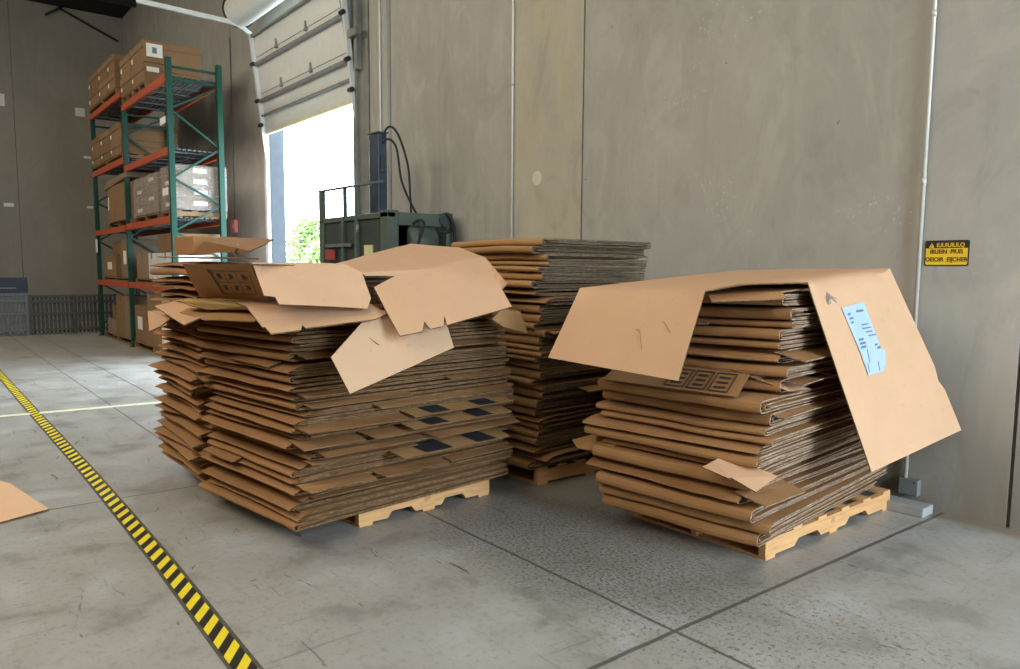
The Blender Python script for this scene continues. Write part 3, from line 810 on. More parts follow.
# special loose bits on the draped stack
o = poly_sheet('cardboard_sheet', [[(-2.42, 3.20, 1.378), (-2.14, 3.42, 1.408), (-2.15, 4.3, 1.47), (-2.9, 4.3, 1.46), (-2.9, 3.2, 1.372)], [(-2.42, 3.20, 1.378), (-2.14, 3.42, 1.408), (-2.09, 3.38, 1.375), (-2.36, 3.15, 1.352)]], [KRAFT, EDGE_W], cuts=3, amp=.006, seed=29)
tag(o, 'creased dark cardboard sheet squeezed directly under the large draped one', 'cardboard sheet')
Dpn = poly_sheet('cardboard_sheet', [[(-2.353, 3.33, 1.000), (-2.083, 3.42, .910), (-2.064, 3.60, .906), (-2.322, 3.40, .990)], [(-2.353, 3.33, 1.0), (-2.322, 3.40, .990), (-2.38, 3.50, .992), (-2.42, 3.42, .998)]], CL, cuts=2, amp=.002, seed=31)
tag(Dpn, 'pale cardboard tongue sticking out below the draped sheet in mid stack', 'cardboard sheet')
Dfl = poly_sheet('cardboard_sheet', [[(-2.316, 3.06, .529), (-2.302, 3.12, .549), (-2.283, 3.20, .576), (-2.024, 3.27, .513), (-2.031, 3.10, .462), (-2.155, 3.08, .506), (-2.163, 3.07, .503)]], CL, cuts=3, amp=.003, seed=32)
tag(Dfl, 'bent tan cardboard flap poking out low on the draped stack', 'cardboard sheet')
Dl = poly_sheet('cardboard_sheet', [[(-3.36, 3.15, .465), (-3.17, 3.22, .54), (-2.95, 3.25, .545), (-2.99, 3.12, .497), (-3.12, 3.06, .462), (-3.22, 3.06, .455)]], [KRAFT_G, EDGE], cuts=3, amp=.004, seed=33)
tag(Dl, 'tan cardboard tongue jutting towards the uncovered stack from the draped stack', 'cardboard sheet')
# printed panel exposed mid-height on the draped stack
h0, h1, h2, h3 = Vector((-3.02, 3.06, .890)), Vector((-2.219, 3.19, .884)), Vector((-2.263, 3.36, .985)), Vector((-3.04, 3.24, .985))
dpp = poly_sheet('cardboard_sheet', [[tuple(h0), tuple(h1), tuple(h2), tuple(h3)]], [KRAFT, EDGE], cuts=3, amp=.001, seed=34)
tag(dpp, 'cardboard panel with black printed frames, seen just below the draped sheet', 'cardboard sheet')
nn = (h1 - h0).cross(h3 - h0).normalized()
def bil2(s, t): return (h0 * (1 - s) + h1 * s) * (1 - t) + (h3 * (1 - s) + h2 * s) * t
pm = MB()
def pbox2(s0, s1, t0, t1): pm.prism([bil2(s, t) + nn * .005 for s, t in ((s0, t0), (s1, t0), (s1, t1), (s0, t1))], nn * .0006)
for s0, s1 in ((.48, .62), (.64, .77), (.79, .93)):
    pbox2(s0, s1, .08, .12); pbox2(s0, s1, .82, .86); pbox2(s0, s0 + .008, .08, .86); pbox2(s1 - .008, s1, .08, .86)
    for q in range(3): pbox2(s0 + .03, s1 - .03, .22 + q * .2, .30 + q * .2)
o = pm.build('printed_panel', PRINT, None, 0, tuple(h0)); o.parent = dpp; o.location = h0 - Vector(dpp.location)

# flaps with solid black blocks printed on them, far end of the wide stack
def printed_flap(x0, x1, y0, y1, z, dz, blocks, label, dk=PRINT_DK):
    R = lambda p: (-3.73 + (p[0] + 3.73) * .9936 - (p[1] - 1.55) * .113, 1.55 + (p[0] + 3.73) * .113 + (p[1] - 1.55) * .9936, p[2])
    o = poly_sheet('cardboard_sheet', [[R(q) for q in ((x0, y0, z), (x1, y0 + .02, z - dz), (x1 - .01, y1 - .03, z - dz), (x0, y1, z))]], [KRAFT_G, EDGE], cuts=2, amp=.002, seed=int(z * 100))
    nz = Vector((dz, 0, x1 - x0)).normalized()
    for a, b in blocks:
        flat_mark('print_block', [R(q) for q in [(x0 + .02, a, z - dz * .02 / (x1 - x0)), (x1 - .01, a + .03, z - dz * (1 - .01 / (x1 - x0))), (x1 - .01, b + .03, z - dz * (1 - .01 / (x1 - x0))), (x0 + .02, b, z - dz * .02 / (x1 - x0))]], nz, .003, dk, o)
    tag(o, label, 'cardboard sheet')
printed_flap(-3.80, -3.58, 2.18, 3.02, .705, .035, ((2.30, 2.44), (2.68, 2.82)), 'upper cardboard flap with black printed blocks at the wide stack far end')
printed_flap(-3.80, -3.57, 2.16, 3.00, .640, .035, ((2.28, 2.42), (2.64, 2.78)), 'second cardboard flap with black printed blocks, just under the upper one')
printed_flap(-3.80, -3.58, 2.10, 3.00, .478, .035, ((2.26, 2.46), (2.66, 2.82)), 'lowest cardboard flap with black printed blocks, above the notched pallet')

# sheet lying on the floor by the tape
fs = poly_sheet('cardboard_sheet', [[(-6.55, .28, .012), (-6.141, .474, .014), (-5.333, .604, .012), (-5.225, .345, .012), (-5.25, -.25, .012), (-6.3, -.45, .012)]], [kraft('kraft_board_orange', lin(222, 178, 136), .03, .02, .02), EDGE], cuts=3, amp=.003, seed=40)
tag(fs, 'single cardboard sheet lying flat on the concrete floor beyond the hazard tape', 'cardboard sheet')

# ------------------------------------------------------------------ floor markings
TY = lin(240, 214, 40); 
YT = simple('tape_yellow', TY, .5, var=.08, scale=20); BT = simple('tape_black', lin(40, 37, 30), .55, var=.25, scale=20)
OLD = simple('old_tape_residue', lin(84, 79, 64), .8, var=.25, scale=14)
def tape_y(x):
    pts = [(-24, .93), (-12.49, .935), (-9.4, .945), (-7.0, .955), (-6.4, .96), (-5.2, .955), (-4.0, .943), (-3.3, .926), (-2.8, .914), (-1.0, .88), (2, .84)]
    for (a, b), (c, d) in zip(pts[:-1], pts[1:]):
        if x <= c: return b + (d - b) * (x - a) / (c - a)
    return pts[-1][1]
tp = MB(); x = -14.0; k = 0
hw = .040; sl = .058
while x < 0.5:
    x1 = x + .070
    q = lambda xx, s: (xx - s * sl, tape_y(xx) + s * hw, .0028)
    tp.prism([q(x, -1), q(x1, -1), q(x1, 1), q(x, 1)], (0, 0, .0006), k % 2)
    x = x1; k += 1
tape = tp.build('hazard_tape', [YT, BT])
tag(tape, 'yellow and black striped hazard tape running across the warehouse floor', 'floor tape')
ot = MB(); xs = [-14 + i * .5 for i in range(30)]
for a, b_ in zip(xs[:-1], xs[1:]):
    ot.prism([(a, tape_y(a) - .054, .0008), (b_, tape_y(b_) - .054, .0008), (b_, tape_y(b_) + .056, .0008), (a, tape_y(a) + .056, .0008)], (0, 0, .0006))
o = ot.build('residue_strip', OLD); o.parent = tape
yl = MB().prism([(-9.28, -3, .001), (-9.17, -3, .001), (-8.91, 2.6, .001), (-9.02, 2.6, .001)], (0, 0, .0008)).build('floor_line', simple('worn_line_paint', lin(224, 222, 186), .6, var=.10, scale=12))
tag(yl, 'thin worn pale yellow line painted across the concrete floor', 'floor line')

# ------------------------------------------------------------------ baler
GRN = simple('baler_grey_green', lin(80, 90, 78), .5, .1, .16, 5)
GRN_D = simple('baler_dark', lin(58, 65, 58), .5, .1, .16, 5)
BLU = simple('ram_housing', lin(62, 70, 80), .4, .3, .3, 3)
STK_R = simple('red_sticker', lin(150, 56, 50), .5); STK_Y = simple('cream_sticker', lin(214, 204, 150), .5)
bl = empty('baler', (-8.19, 4.5, 0), 0, 'grey-green vertical cardboard baler standing by the open dock door', 'baler')
def B(x0, x1, y0, y1, z0, z1, mb=None): return (mb or MB()).box(x0 + 8.19, x1 + 8.19, y0 - 4.5, y1 - 4.5, z0, z1)
m = B(-9.03, -7.36, 4.16, 4.62, 0.0, 2.10)
m.build('body', GRN, bl, .01)
m = B(-9.07, -8.95, 4.10, 4.2, 0, 2.13); B(-7.50, -7.33, 4.10, 4.24, 0, 2.14, m); B(-9.07, -7.33, 4.10, 4.2, 2.06, 2.12, m)
m.build('front_frame', GRN, bl, .008)
m = B(-8.93, -7.55, 4.125, 4.16, .3, 2.05); m.build('front_door', GRN_D, bl, .006)
for x in (-8.41, -8.06):
    B(x - .03, x + .03, 4.085, 4.13, .3, 2.10).build('door_rib', GRN, bl, .004)
m = B(-8.86, -8.18, 4.075, 4.10, 1.76, 1.80); m.build('latch_bar', simple('bar_steel', lin(120, 124, 122), .4, .5), bl)
m = MB(); m.tube([(-8.0 + 8.19, 4.09 - 4.5, 1.92), (-7.98 + 8.19, 4.07 - 4.5, 1.96), (-8.0 + 8.19, 4.09 - 4.5, 2.0)], .018, 8); m.build('handle', GALV_D, bl)
B(-8.84, -8.58, 4.068, 4.08, 1.61, 1.73).build('warning_sticker', STK_R, bl)['label'] = 'red warning sticker'
B(-7.90, -7.70, 4.112, 4.126, 1.60, 1.77).build('warning_sticker', STK_Y, bl)['label'] = 'cream warning sticker'
# guard rail above the door
m = MB()
m.tube([(-9.02 + 8.19, -.38, 2.46), (-7.45 + 8.19, -.38, 2.45)], .016, 8)
B(-9.05, -8.98, 4.09, 4.15, 2.08, 2.47, m)
for x in (-8.38, -8.05): B(x - .018, x + .018, 4.10, 4.14, 2.08, 2.45, m)
m.build('guard_rail', GRN, bl)
# ram housing and cylinder
m = B(-8.19, -7.97, 4.34, 4.46, 2.05, 3.06); m.build('ram_housing', BLU, bl, .012)
m = B(-8.205, -7.955, 4.325, 4.475, 3.06, 3.08); m.build('ram_cap', GRN, bl, .006)
m = B(-7.97, -7.94, 4.37, 4.43, 2.62, 2.80); m.build('valve_block', GRN_D, bl, .004)
# side with power pack
m = B(-7.38, -7.33, 4.24, 4.95, 1.98, 2.12); B(-7.60, -7.33, 4.86, 4.95, 0, 2.14, m); m.build('side_frame', GRN, bl, .008)
m = B(-7.42, -7.36, 4.24, 4.42, .4, 1.98); m.build('side_panel', simple('rusty_panel', lin(108, 84, 66), .6, .1, .2), bl, .004)
m = MB(); m.tube([(-7.42 + 8.19, 4.36 - 4.5, 1.81), (-7.42 + 8.19, 4.38 - 4.5, 1.81), (-7.42 + 8.19, 4.70 - 4.5, 1.81), (-7.42 + 8.19, 4.72 - 4.5, 1.81)], [.13, .175, .175, .13], 20); m.build('oil_tank', GRN, bl)
m = MB(); m.tube([(-7.34 + 8.19, 4.84 - 4.5, 2.06), (-7.29 + 8.19, 4.84 - 4.5, 2.06)], .085, 16); m.build('motor_port', GRN_D, bl)
def hose(pts, r=.014, name='hose'):
    P = [Vector(p) for p in pts]; out = []
    for i in range(len(P) - 1):
        p0, p1, p2, p3 = P[max(i - 1, 0)], P[i], P[i + 1], P[min(i + 2, len(P) - 1)]
        for k in range(6):
            t = k / 6
            out.append(.5 * ((2 * p1) + (p2 - p0) * t + (2 * p0 - 5 * p1 + 4 * p2 - p3) * t * t + (3 * p1 - p0 - 3 * p2 + p3) * t ** 3))
    out.append(P[-1])
    off = Vector((8.19, -4.5, 0))
    return MB().tube([p + off for p in out], r, 8).build(name, RUB, bl)
hose([(-7.97, 4.40, 3.0), (-7.95, 4.44, 3.11), (-7.86, 4.47, 3.12), (-7.73, 4.49, 2.98), (-7.57, 4.5, 2.66), (-7.52, 4.5, 2.3), (-7.50, 4.5, 2.10)], .013)
hose([(-7.97, 4.40, 2.95), (-7.90, 4.44, 2.99), (-7.79, 4.48, 2.88), (-7.71, 4.5, 2.5), (-7.55, 4.54, 2.22), (-7.46, 4.56, 2.10)], .013)
hose([(-7.24, 4.40, 1.70), (-7.22, 4.45, 1.86), (-7.22, 4.49, 2.0), (-7.26, 4.46, 2.04), (-7.32, 4.42, 2.0)], .016)
hose([(-7.34, 4.80, 2.10), (-7.29, 4.84, 2.12), (-7.25, 4.90, 2.0), (-7.26, 4.92, 1.75), (-7.3, 4.9, 1.55)], .018)
hose([(-7.36, 4.70, 1.94), (-7.28, 4.76, 1.92), (-7.26, 4.84, 1.93), (-7.30, 4.92, 1.95)], .022)

# ------------------------------------------------------------------ pallet rack
GR = simple('rack_green', lin(10, 64, 48), .45, .1, .10, 4); OR = simple('rack_orange', lin(176, 76, 42), .5, .05, .12, 5)
DECK = simple('deck_steel', lin(92, 94, 93), .5, .4)
TAGW = simple('white_tag', lin(226, 224, 214), .6, var=.03)
RF, RR = 3.30, 4.05
rack = empty('pallet_rack', (-15.6, 3.67, 0), 0, 'tall green and orange steel pallet rack loaded with boxes along the wall', 'pallet rack')
O = Vector((-15.6, 3.67, 0))
def RM(mb, name, mat, parent=rack, bevel=0):
    mb.v = [tuple(Vector(p) - O) for p in mb.v]
    return mb.build(name, mat, parent, bevel)
for fx, top in ((-12.62, 4.68), (-15.66, 4.42), (-18.62, 4.80)):
    fr = RM(MB().box(fx - .045, fx + .045, RF - .04, RF + .04, 0, top), 'upright', GR)
    RM(MB().box(fx - .045, fx + .045, RR - .04, RR + .04, 0, top), 'rear_post', GR, fr)
    zz = [(4.55, 4.55), (4.37, 4.37), (2.82, 2.50), (2.08, 2.53), (3.86, 3.29), (3.29, 3.42), (3.30, 3.42), (4.22, 3.86)]
    br = MB()
    for a, b_ in ((top - .13, top - .13), (top - .31, top - .31)):
        br.bar((fx, RF, a), (fx, RR, b_), .035)
    zc = top - .45; up = True
    seq = [4.37, 3.87, 3.36, 2.85, 2.50, 2.05, 1.55, 1.05, .55, .2]
    side = (4.10, 3.88, 3.30, 2.85, 2.50, 2.05, 1.5, 1.0, .5, .2)
    pts = [(RR, 4.33), (RF, 3.92), (RR, 3.38), (RF, 2.88), (RR, 2.50), (RF, 2.06), (RR, 1.62), (RF, 1.15), (RR, .7), (RF, .25)]
    for (ya, za), (yb, zb) in zip(pts[:-1], pts[1:]):
        if za < top: br.bar((fx, ya, za), (fx, yb, zb), .03)
    RM(br, 'brace', GR, fr)
    RM(MB().box(fx - .08, fx + .08, RF - .07, RF + .07, 0, .012), 'foot_plate', GR, fr)
LEV_N = (4.385, 3.29, 2.24, 1.17); LEV_F = (4.66, 3.46, 2.22, 1.17)
for (x0, x1), levs in (((-15.61, -12.67), LEV_N), ((-18.57, -15.71), LEV_F)):
    for z in levs:
        for y in (RF - .03, RR - .01):
            RM(MB().box(x0, x1, y - .025, y + .025, z - .055, z + .055), 'beam', OR, rack, .004)
        dk = MB(); n = 9
        for i in range(n):
            y = RF + .05 + (RR - RF - .12) * i / (n - 1)
            dk.box(x0, x1, y - .028, y + .028, z + .03, z + .05)
        for i in range(6):
            x = x0 + .2 + (x1 - x0 - .4) * i / 5
            dk.box(x - .02, x + .02, RF, RR - .04, z + .005, z + .03)
        RM(dk, 'shelf_deck', DECK)
for (xx, zz, w_, h_) in ((-12.82, 3.76, .30, .10), (-12.82, 2.68, .30, .11), (-18.50, 1.95, .16, .28)):
    RM(MB().box(xx - w_ / 2, xx + w_ / 2, RF - .06, RF - .05, zz - h_ / 2, zz + h_ / 2), 'location_tag', TAGW)
CART = kraft('carton_brown', lin(134, 104, 72), .08, .2, .05)
CART_L = kraft('carton_light', lin(138, 116, 94), .07, .15, .05)
CART_W = simple('wrapped_white', lin(206, 204, 198), .35, var=.12, scale=6)
TAPE_C = simple('carton_seam', lin(112, 82, 52), .7)
WRAP = NT('stretch_film')
_n = WRAP.noise(WRAP.mapping(WRAP.coord(), (5, 5, 14)), 1.5, 5, .65, 1.5)
WRAP.put(WRAP.bsdf.inputs['Alpha'], WRAP.step(_n, .42, .72, .16, .58))
WRAP = WRAP.out(lin(196, 190, 186), .3, 0, .6)
def lidded(x0, x1, y0, y1, z0, z1, label, group, seed=0, sideLab=False, mat=None):
    r = empty('lidded_carton', ((x0 + x1) / 2, (y0 + y1) / 2, z0), 0, label, 'carton', group)
    hx, hy, h = (x1 - x0) / 2, (y1 - y0) / 2, z1 - z0
    MB().box(-hx + .012, hx - .012, -hy + .012, hy - .012, 0, h - .01).build('body', mat or CART, r, .006)
    MB().box(-hx, hx, -hy, hy, h - .11, h).build('lid', mat or CART, r, .006)
    MB().box(-hx + .05, -hx + .12, -hy + .004, -hy + .011, h * .30, h * .52).build('ticket', TAGW, r)
    if sideLab:
        big = sideLab == 2
        s = MB().box(hx - .003, hx + .004, -hy + .05, -hy + (.30 if big else .24), h * (.25 if big else .52), h * (.86 if big else .78))
        t = s.build('side_label', TAGW, r)
        if big: MB().box(hx + .004, hx + .006, -hy + .14, -hy + .21, h * .42, h * .70).build('label_print', simple('label_grey', lin(110, 116, 128), .6), t)
    return r
g = 'lidded cartons on the pallet rack'
RY0, RY1 = 3.24, 4.16
pallet(-15.60, -14.80, RY0 + .02, RY1, 'pine pallet on the top rack shelf under the two narrow lidded cartons', False, 4.44, hgt=.12, detail=False)
pallet(-14.76, -13.87, RY0 + .02, RY1, 'pine pallet on the top rack shelf under the two wide lidded cartons', False, 4.44, hgt=.12, detail=False)
lidded(-15.60, -14.80, RY0, RY1, 4.56, 4.87, 'lower narrow lidded carton beside the labelled one on the top rack shelf', g)
lidded(-15.58, -14.80, RY0, RY1, 4.875, 5.20, 'upper narrow lidded carton beside the labelled one on the top rack shelf', g)
lidded(-14.76, -13.86, RY0, RY1, 4.56, 4.86, 'lower wide lidded carton with a small white label on the top rack shelf', g, 0, True)
lidded(-14.74, -13.84, RY0, RY1, 4.865, 5.21, 'topmost wide lidded carton with big white label, nearest the top green upright', g, 0, 2)
pallet(-18.62, -16.05, RY0 + .02, RY1, 'long pine pallet on the top shelf of the far rack bay', False, 4.715, hgt=.11, detail=False)
nm = ('farthest', 'middle', 'nearest')
for k, (a, b_) in enumerate(((-18.60, -17.58), (-17.55, -16.72), (-16.69, -16.04))):
    lidded(a, b_, RY0, RY1, 4.83, 5.13, 'lower lidded carton, %s of three on the top shelf of the far rack bay' % nm[k], g)
    lidded(a + .01, b_, RY0, RY1, 5.135, 5.45, 'upper lidded carton, %s of three on the top shelf of the far rack bay' % nm[k], g)
pallet(-18.62, -15.74, RY0 + .02, RY1, 'long pine pallet on the second shelf of the far rack bay', False, 3.515, hgt=.09, detail=False)
for k, (a, b_) in enumerate(((-18.58, -17.66), (-17.63, -16.75), (-16.71, -15.76))):
    lidded(a, b_, RY0, RY1 + .1, 3.61, 3.86, 'lower lidded carton, %s of three on the second shelf of the far rack bay' % nm[k], g)
    lidded(a + .01, b_, RY0, RY1 + .1, 3.865, 4.17, 'upper lidded carton, %s of three on the second shelf of the far rack bay' % nm[k], g)

def carton(x0, x1, y0, y1, z0, z1, label, group=None, mat=None, lab=(0, 0)):
    r = empty('carton', ((x0 + x1) / 2, (y0 + y1) / 2, z0), 0, label, 'carton', group)
    hx, hy, h = (x1 - x0) / 2, (y1 - y0) / 2, z1 - z0
    MB().box(-hx, hx, -hy, hy, 0, h).build('body', mat or CART, r, .008)
    MB().box(-.03, .03, -hy - .001, hy + .001, h - .0, h + .002).box(-.03, .03, -hy - .002, -hy, h - .10, h).build('packing_tape', TAPE_C, r)
    if lab[0]: MB().box(-hx * .5, hx * .3, -hy - .003, -hy, h * .35, h * .7).build('label', TAGW, r)
    if lab[1]: MB().box(hx, hx + .003, -hy * .3, hy * .25, h * .35, h * .78).build('label', TAGW, r)
    return r
# gaylord with slanting lid, far bay third shelf
gl = empty('bulk_bin', (-16.5, 3.75, 2.385), 0, 'big brown bulk bin with slanting lid flaps on the far bay third shelf', 'bulk bin')
gx, gy, gz = 1.0, .48, .70
oct_ = [(-gx, -gy + .2), (-gx + .2, -gy), (gx - .2, -gy), (gx, -gy + .2), (gx, gy - .2), (gx - .2, gy), (-gx + .2, gy), (-gx, gy - .2)]
MB().prism([(x, y, 0) for x, y in oct_], (0, 0, gz)).build('body', CART, gl, .006)
MB().prism([(-gx - .02, -gy - .02, gz - .05), (gx, -gy - .02, gz + .07), (gx, -gy - .02, gz + .16), (-gx + .3, -gy - .02, gz + .12), (-gx - .02, -gy - .02, gz + .01)], (0, .96, 0)).build('lid', CART_L, gl, .004)
MB().box(-.72, -.66, -gy - .006, -gy, .25, .5).build('ticket', TAGW, gl)
pallet(-17.5, -15.5, 3.3, 4.15, 'pine pallet under the big bulk bin on the rack', False, 2.275, hgt=.11, detail=False)
# shrink-wrapped carton loads, near bay third shelf
def wrapped(x0, x1, y0, y1, z0, nz, hz, nx, lab, group, ny=1):
    for k in range(nz):
        for i in range(nx):
            for j in range(ny):
                a = x0 + (x1 - x0) * i / nx; b_ = x0 + (x1 - x0) * (i + 1) / nx
                c_ = y0 + (y1 - y0) * j / ny; d_ = y0 + (y1 - y0) * (j + 1) / ny
                pos = ('bottom', 'second', 'third', 'top')[k] if nz == 4 else str(k)
                side = '' if nx == 1 else (' farther' if i == 0 else ' nearer')
                carton(a + .004, b_ - .004, c_ + .004, d_ - .004, z0 + k * hz, z0 + (k + 1) * hz - .003, 'film-wrapped%s carton in the %s row of the %s' % (side, pos, lab), group, CART_L, (1 if (k + i) % 2 == 0 else 0, 1))
    wr = MB().box(x0 - .012, x1 + .012, y0 - .012, y1 + .012, z0 - .02, z0 + nz * hz + .01).build('stretch_wrap', WRAP)
    wr['label'] = 'clear stretch film wound round the %s' % lab; wr['category'] = 'stretch wrap'
pallet(-15.28, -13.60, 3.32, 4.15, 'pine pallet on the third rack shelf under the lower film-wrapped load', False, 2.295, hgt=.10, detail=False)
wrapped(-15.26, -13.62, 3.33, 4.12, 2.42, 4, .16, 2, 'lower film-wrapped load', 'cartons in the lower film-wrapped load')
pallet(-13.52, -12.70, 3.36, 4.15, 'pine pallet on the third rack shelf under the taller film-wrapped load', False, 2.295, hgt=.10, detail=False)
wrapped(-13.50, -12.69, 3.36, 4.14, 2.42, 4, .17, 1, 'taller film-wrapped load', 'cartons in the taller film-wrapped load')
# fourth shelf
pallet(-18.2, -15.75, 3.3, 4.1, 'pine pallet on the low shelf of the far rack bay', False, 1.225, hgt=.07, detail=False)
carton(-18.10, -17.05, 3.32, 4.1, 1.30, 1.73, 'squat brown carton at the far end of the low rack shelf', None, CART, (1, 0))
carton(-17.95, -17.10, 3.45, 4.1, 1.735, 2.02, 'brown carton stacked on the squat one on the low rack shelf', None, CART)
carton(-17.0, -16.42, 3.40, 4.1, 1.30, 1.75, 'brown carton in the middle of the low far rack shelf', None, CART, (1, 0))
carton(-16.38, -15.76, 3.30, 4.1, 1.30, 2.03, 'tall light carton beside the middle upright on the low rack shelf', None, CART_L, (1, 0))
pallet(-15.3, -12.75, 3.3, 4.1, 'pine pallet on the low shelf of the near rack bay', False, 1.225, hgt=.07, detail=False)
carton(-15.2, -14.32, 3.31, 4.1, 1.30, 1.75, 'greyish brown carton just past the middle upright on the low shelf', None, CART_L)
carton(-14.30, -13.85, 3.30, 4.1, 1.30, 1.74, 'white film-wrapped carton on the low rack shelf', None, CART_W)
carton(-13.82, -12.72, 3.32, 4.1, 1.30, 1.74, 'pale carton low on the near rack shelf under the torn white one', None, CART_W)
carton(-13.78, -12.78, 3.34, 4.05, 1.745, 2.04, 'brown carton with torn white wrapping beside the near green upright', None, CART)
# floor level
pallet(-18.4, -15.75, 3.3, 4.15, 'pine pallet on the floor under the far rack bay', False, 0, hgt=.12, detail=False)
carton(-18.10, -17.30, 3.32, 4.1, .12, .42, 'low brown carton on the floor under the far rack bay', None, CART_L)
carton(-17.28, -16.45, 3.34, 4.1, .12, .92, 'tall brown carton on the floor under the far rack bay', None, CART)
carton(-17.98, -17.32, 3.40, 4.1, .425, .70, 'brown carton stacked on the low one under the far rack bay', None, CART)
carton(-16.42, -15.76, 3.32, 4.1, .12, .94, 'tall light carton on the floor beside the middle rack upright', None, CART_L)
pallet(-15.6, -12.8, 3.3, 4.15, 'pine pallet on the floor under the near rack bay', False, 0, hgt=.12, detail=False)
carton(-15.58, -14.70, 3.32, 4.1, .12, .80, 'brown carton with white label on the floor under the near rack bay', None, CART, (1, 0))
carton(-14.66, -13.60, 3.30, 4.1, .12, .55, 'lower of two brown cartons on the floor beside the stack of flattened boxes', None, CART)
carton(-14.62, -13.62, 3.32, 4.1, .555, 1.05, 'upper of two brown cartons on the floor beside the stack of flattened boxes', None, CART)

# ------------------------------------------------------------------ far end: slatted steel panels, dark board, wall tags
SL = simple('panel_steel', lin(112, 116, 116), .5, .3); SLD = simple('panel_steel_dark', lin(84, 84, 78), .6, .2)
def panel_fence(y0, y1, h, mat, label, bays, name='slatted_panel'):
    r = empty(name, (-19.5, (y0 + y1) / 2, 0), 0, label, 'slatted panel')
    hy = (y1 - y0) / 2
    n = bays
    for k in range(n + 1):
        y = -hy + 2 * hy * k / n
        MB().box(-.03, .03, y - .03, y + .03, 0, h).build('post', mat, r)
    rl = MB()
    for z in (h - .03, h * .82, h * .52, h * .12): rl.box(-.025, .025, -hy, hy, z - .025, z + .025)
    rl.build('rail', mat, r)
    sl = MB(); y = -hy + .05
    while y < hy - .04:
        sl.box(-.04, -.03, y, y + .055, .03, h - .03); y += .08
    sl.build('slats', mat, r)
    return r
panel_fence(.6, 2.0, .92, SL, 'grey slatted steel panel under the dark board at the far wall', 1)
panel_fence(2.06, 3.75, .88, SLD, 'dark two-bay slatted steel panel between the dark board and the rack', 2)
sb = empty('display_board', (-19.5, 1.3, .93), 0, 'dark navy board standing on the slatted panel at the far wall', 'board')
MB().box(-.05, .05, -.74, .74, 0, .325).build('board', simple('navy_board', lin(24, 28, 44), .4), sb, .006)
mk = MB()
for k in range(6): mk.box(.05, .052, .24 + k * .05, .275 + k * .05, .09, .115)
mk.build('lettering', simple('board_white', lin(150, 156, 166), .6), sb)
for (y, z, w_, h_, lb) in ((2.14, 5.72, .14, .30, 'small white notice high on the far wall'), (2.17, 3.08, .22, .09, 'small white tag lower on the far wall'), (3.91, 5.64, .23, .22, 'white notice with arrow on the far wall beside the rack top'), (4.03, 4.46, .17, .065, 'white strip tag on the far wall under the arrow notice'), (4.04, 3.12, .14, .06, 'lowest white strip tag on the far wall beside the rack')):
    o = MB().box(FX, FX + .012, y - w_ / 2, y + w_ / 2, z - h_ / 2, z + h_ / 2).build('wall_notice', TAGW, None, .002, (FX, y, z)); tag(o, lb, 'notice')

# ------------------------------------------------------------------ things on the long wall
SIGN_Y = simple('sign_yellow', lin(232, 190, 44), .45, var=.05); SIGN_K = simple('sign_black', lin(44, 32, 26), .5)
sg = empty('warning_sign', (-2.038, WY, 1.625), 0, 'yellow and black warning sign fixed to the concrete wall beside the conduit', 'sign')
def rrect(w_, h_, r_, y, n=5):
    pts = []
    for cx, cz, a0 in ((w_ / 2 - r_, h_ / 2 - r_, 0), (-w_ / 2 + r_, h_ / 2 - r_, PI / 2), (-w_ / 2 + r_, -h_ / 2 + r_, PI), (w_ / 2 - r_, -h_ / 2 + r_, 1.5 * PI)):
        for k in range(n): a = a0 + PI / 2 * k / (n - 1); pts.append((cx + r_ * math.cos(a), y, cz + r_ * math.sin(a)))
    return pts
MB().prism(rrect(.256, .157, .012, -.004), (0, .004, 0)).build('backing', SIGN_K, sg)
MB().prism([(-.121, -.0052, .030), (.121, -.0052, .030), (.121, -.0052, -.064), (.114, -.0052, -.072), (-.114, -.0052, -.072), (-.121, -.0052, -.064)], (0, .001, 0)).build('yellow_field', SIGN_Y, sg)
MB().prism([(-.104, -.0055, .034), (-.072, -.0055, .034), (-.088, -.0055, .064)], (0, .001, 0)).build('warning_triangle', SIGN_Y, sg)
MB().box(-.0895, -.0865, -.0064, -.0055, .044, .056).box(-.0895, -.0865, -.0064, -.0055, .038, .041).build('exclamation_mark', SIGN_K, sg)
def lettering(txt, x, z, size, mat, parent, sx=1.0):
    cu = bpy.data.curves.new('lettering', 'FONT'); cu.body = txt; cu.size = size; cu.align_x = 'CENTER'; cu.align_y = 'CENTER'; cu.extrude = .0004; cu.offset = size * .02
    t = bpy.data.objects.new('tmp', cu); COL.objects.link(t)
    bpy.context.view_layer.update()
    me = bpy.data.meshes.new_from_object(t.evaluated_get(bpy.context.evaluated_depsgraph_get()))
    bpy.data.objects.remove(t)
    o = bpy.data.objects.new('lettering', me); me.materials.clear(); me.materials.append(mat)
    o.rotation_euler = (PI / 2, 0, 0); o.location = (x, -.0062, z); o.scale = (sx, 1, 1)
    return link(o, parent)
lettering('IUUIUIULQ', .022, .048, .036, SIGN_Y, sg, .92)
lettering('IBUEIN  PIUIS', .0, .008, .036, SIGN_K, sg, .92)
lettering('OEIOIR  EIJCHEB', .0, -.040, .036, SIGN_K, sg, .92)
PIPE = simple('conduit_grey', lin(202, 198, 184), .4, .2, .05)
cd = empty('conduit', (-2.19, WY - .0235, .12), 0, 'thin pale conduit pipe running up the wall beside the warning sign', 'conduit')
MB().tube([(0, 0, 0.02), (0, 0, 6.9)], .0135, 12).build('pipe', PIPE, cd)
for z in (1.95, 2.96, 4.6):
    MB().tube([(0, 0, z - .02), (0, 0, z + .02)], .016, 12).build('clamp', PIPE, cd)
ob = empty('outlet_box', (-2.155, WY, .13), 0, 'small grey electrical box low on the wall at the foot of the conduit', 'electrical box')
MB().box(-.065, .055, -.05, 0, -.055, .05).build('housing', simple('box_grey', lin(112, 113, 110), .5), ob, .004)
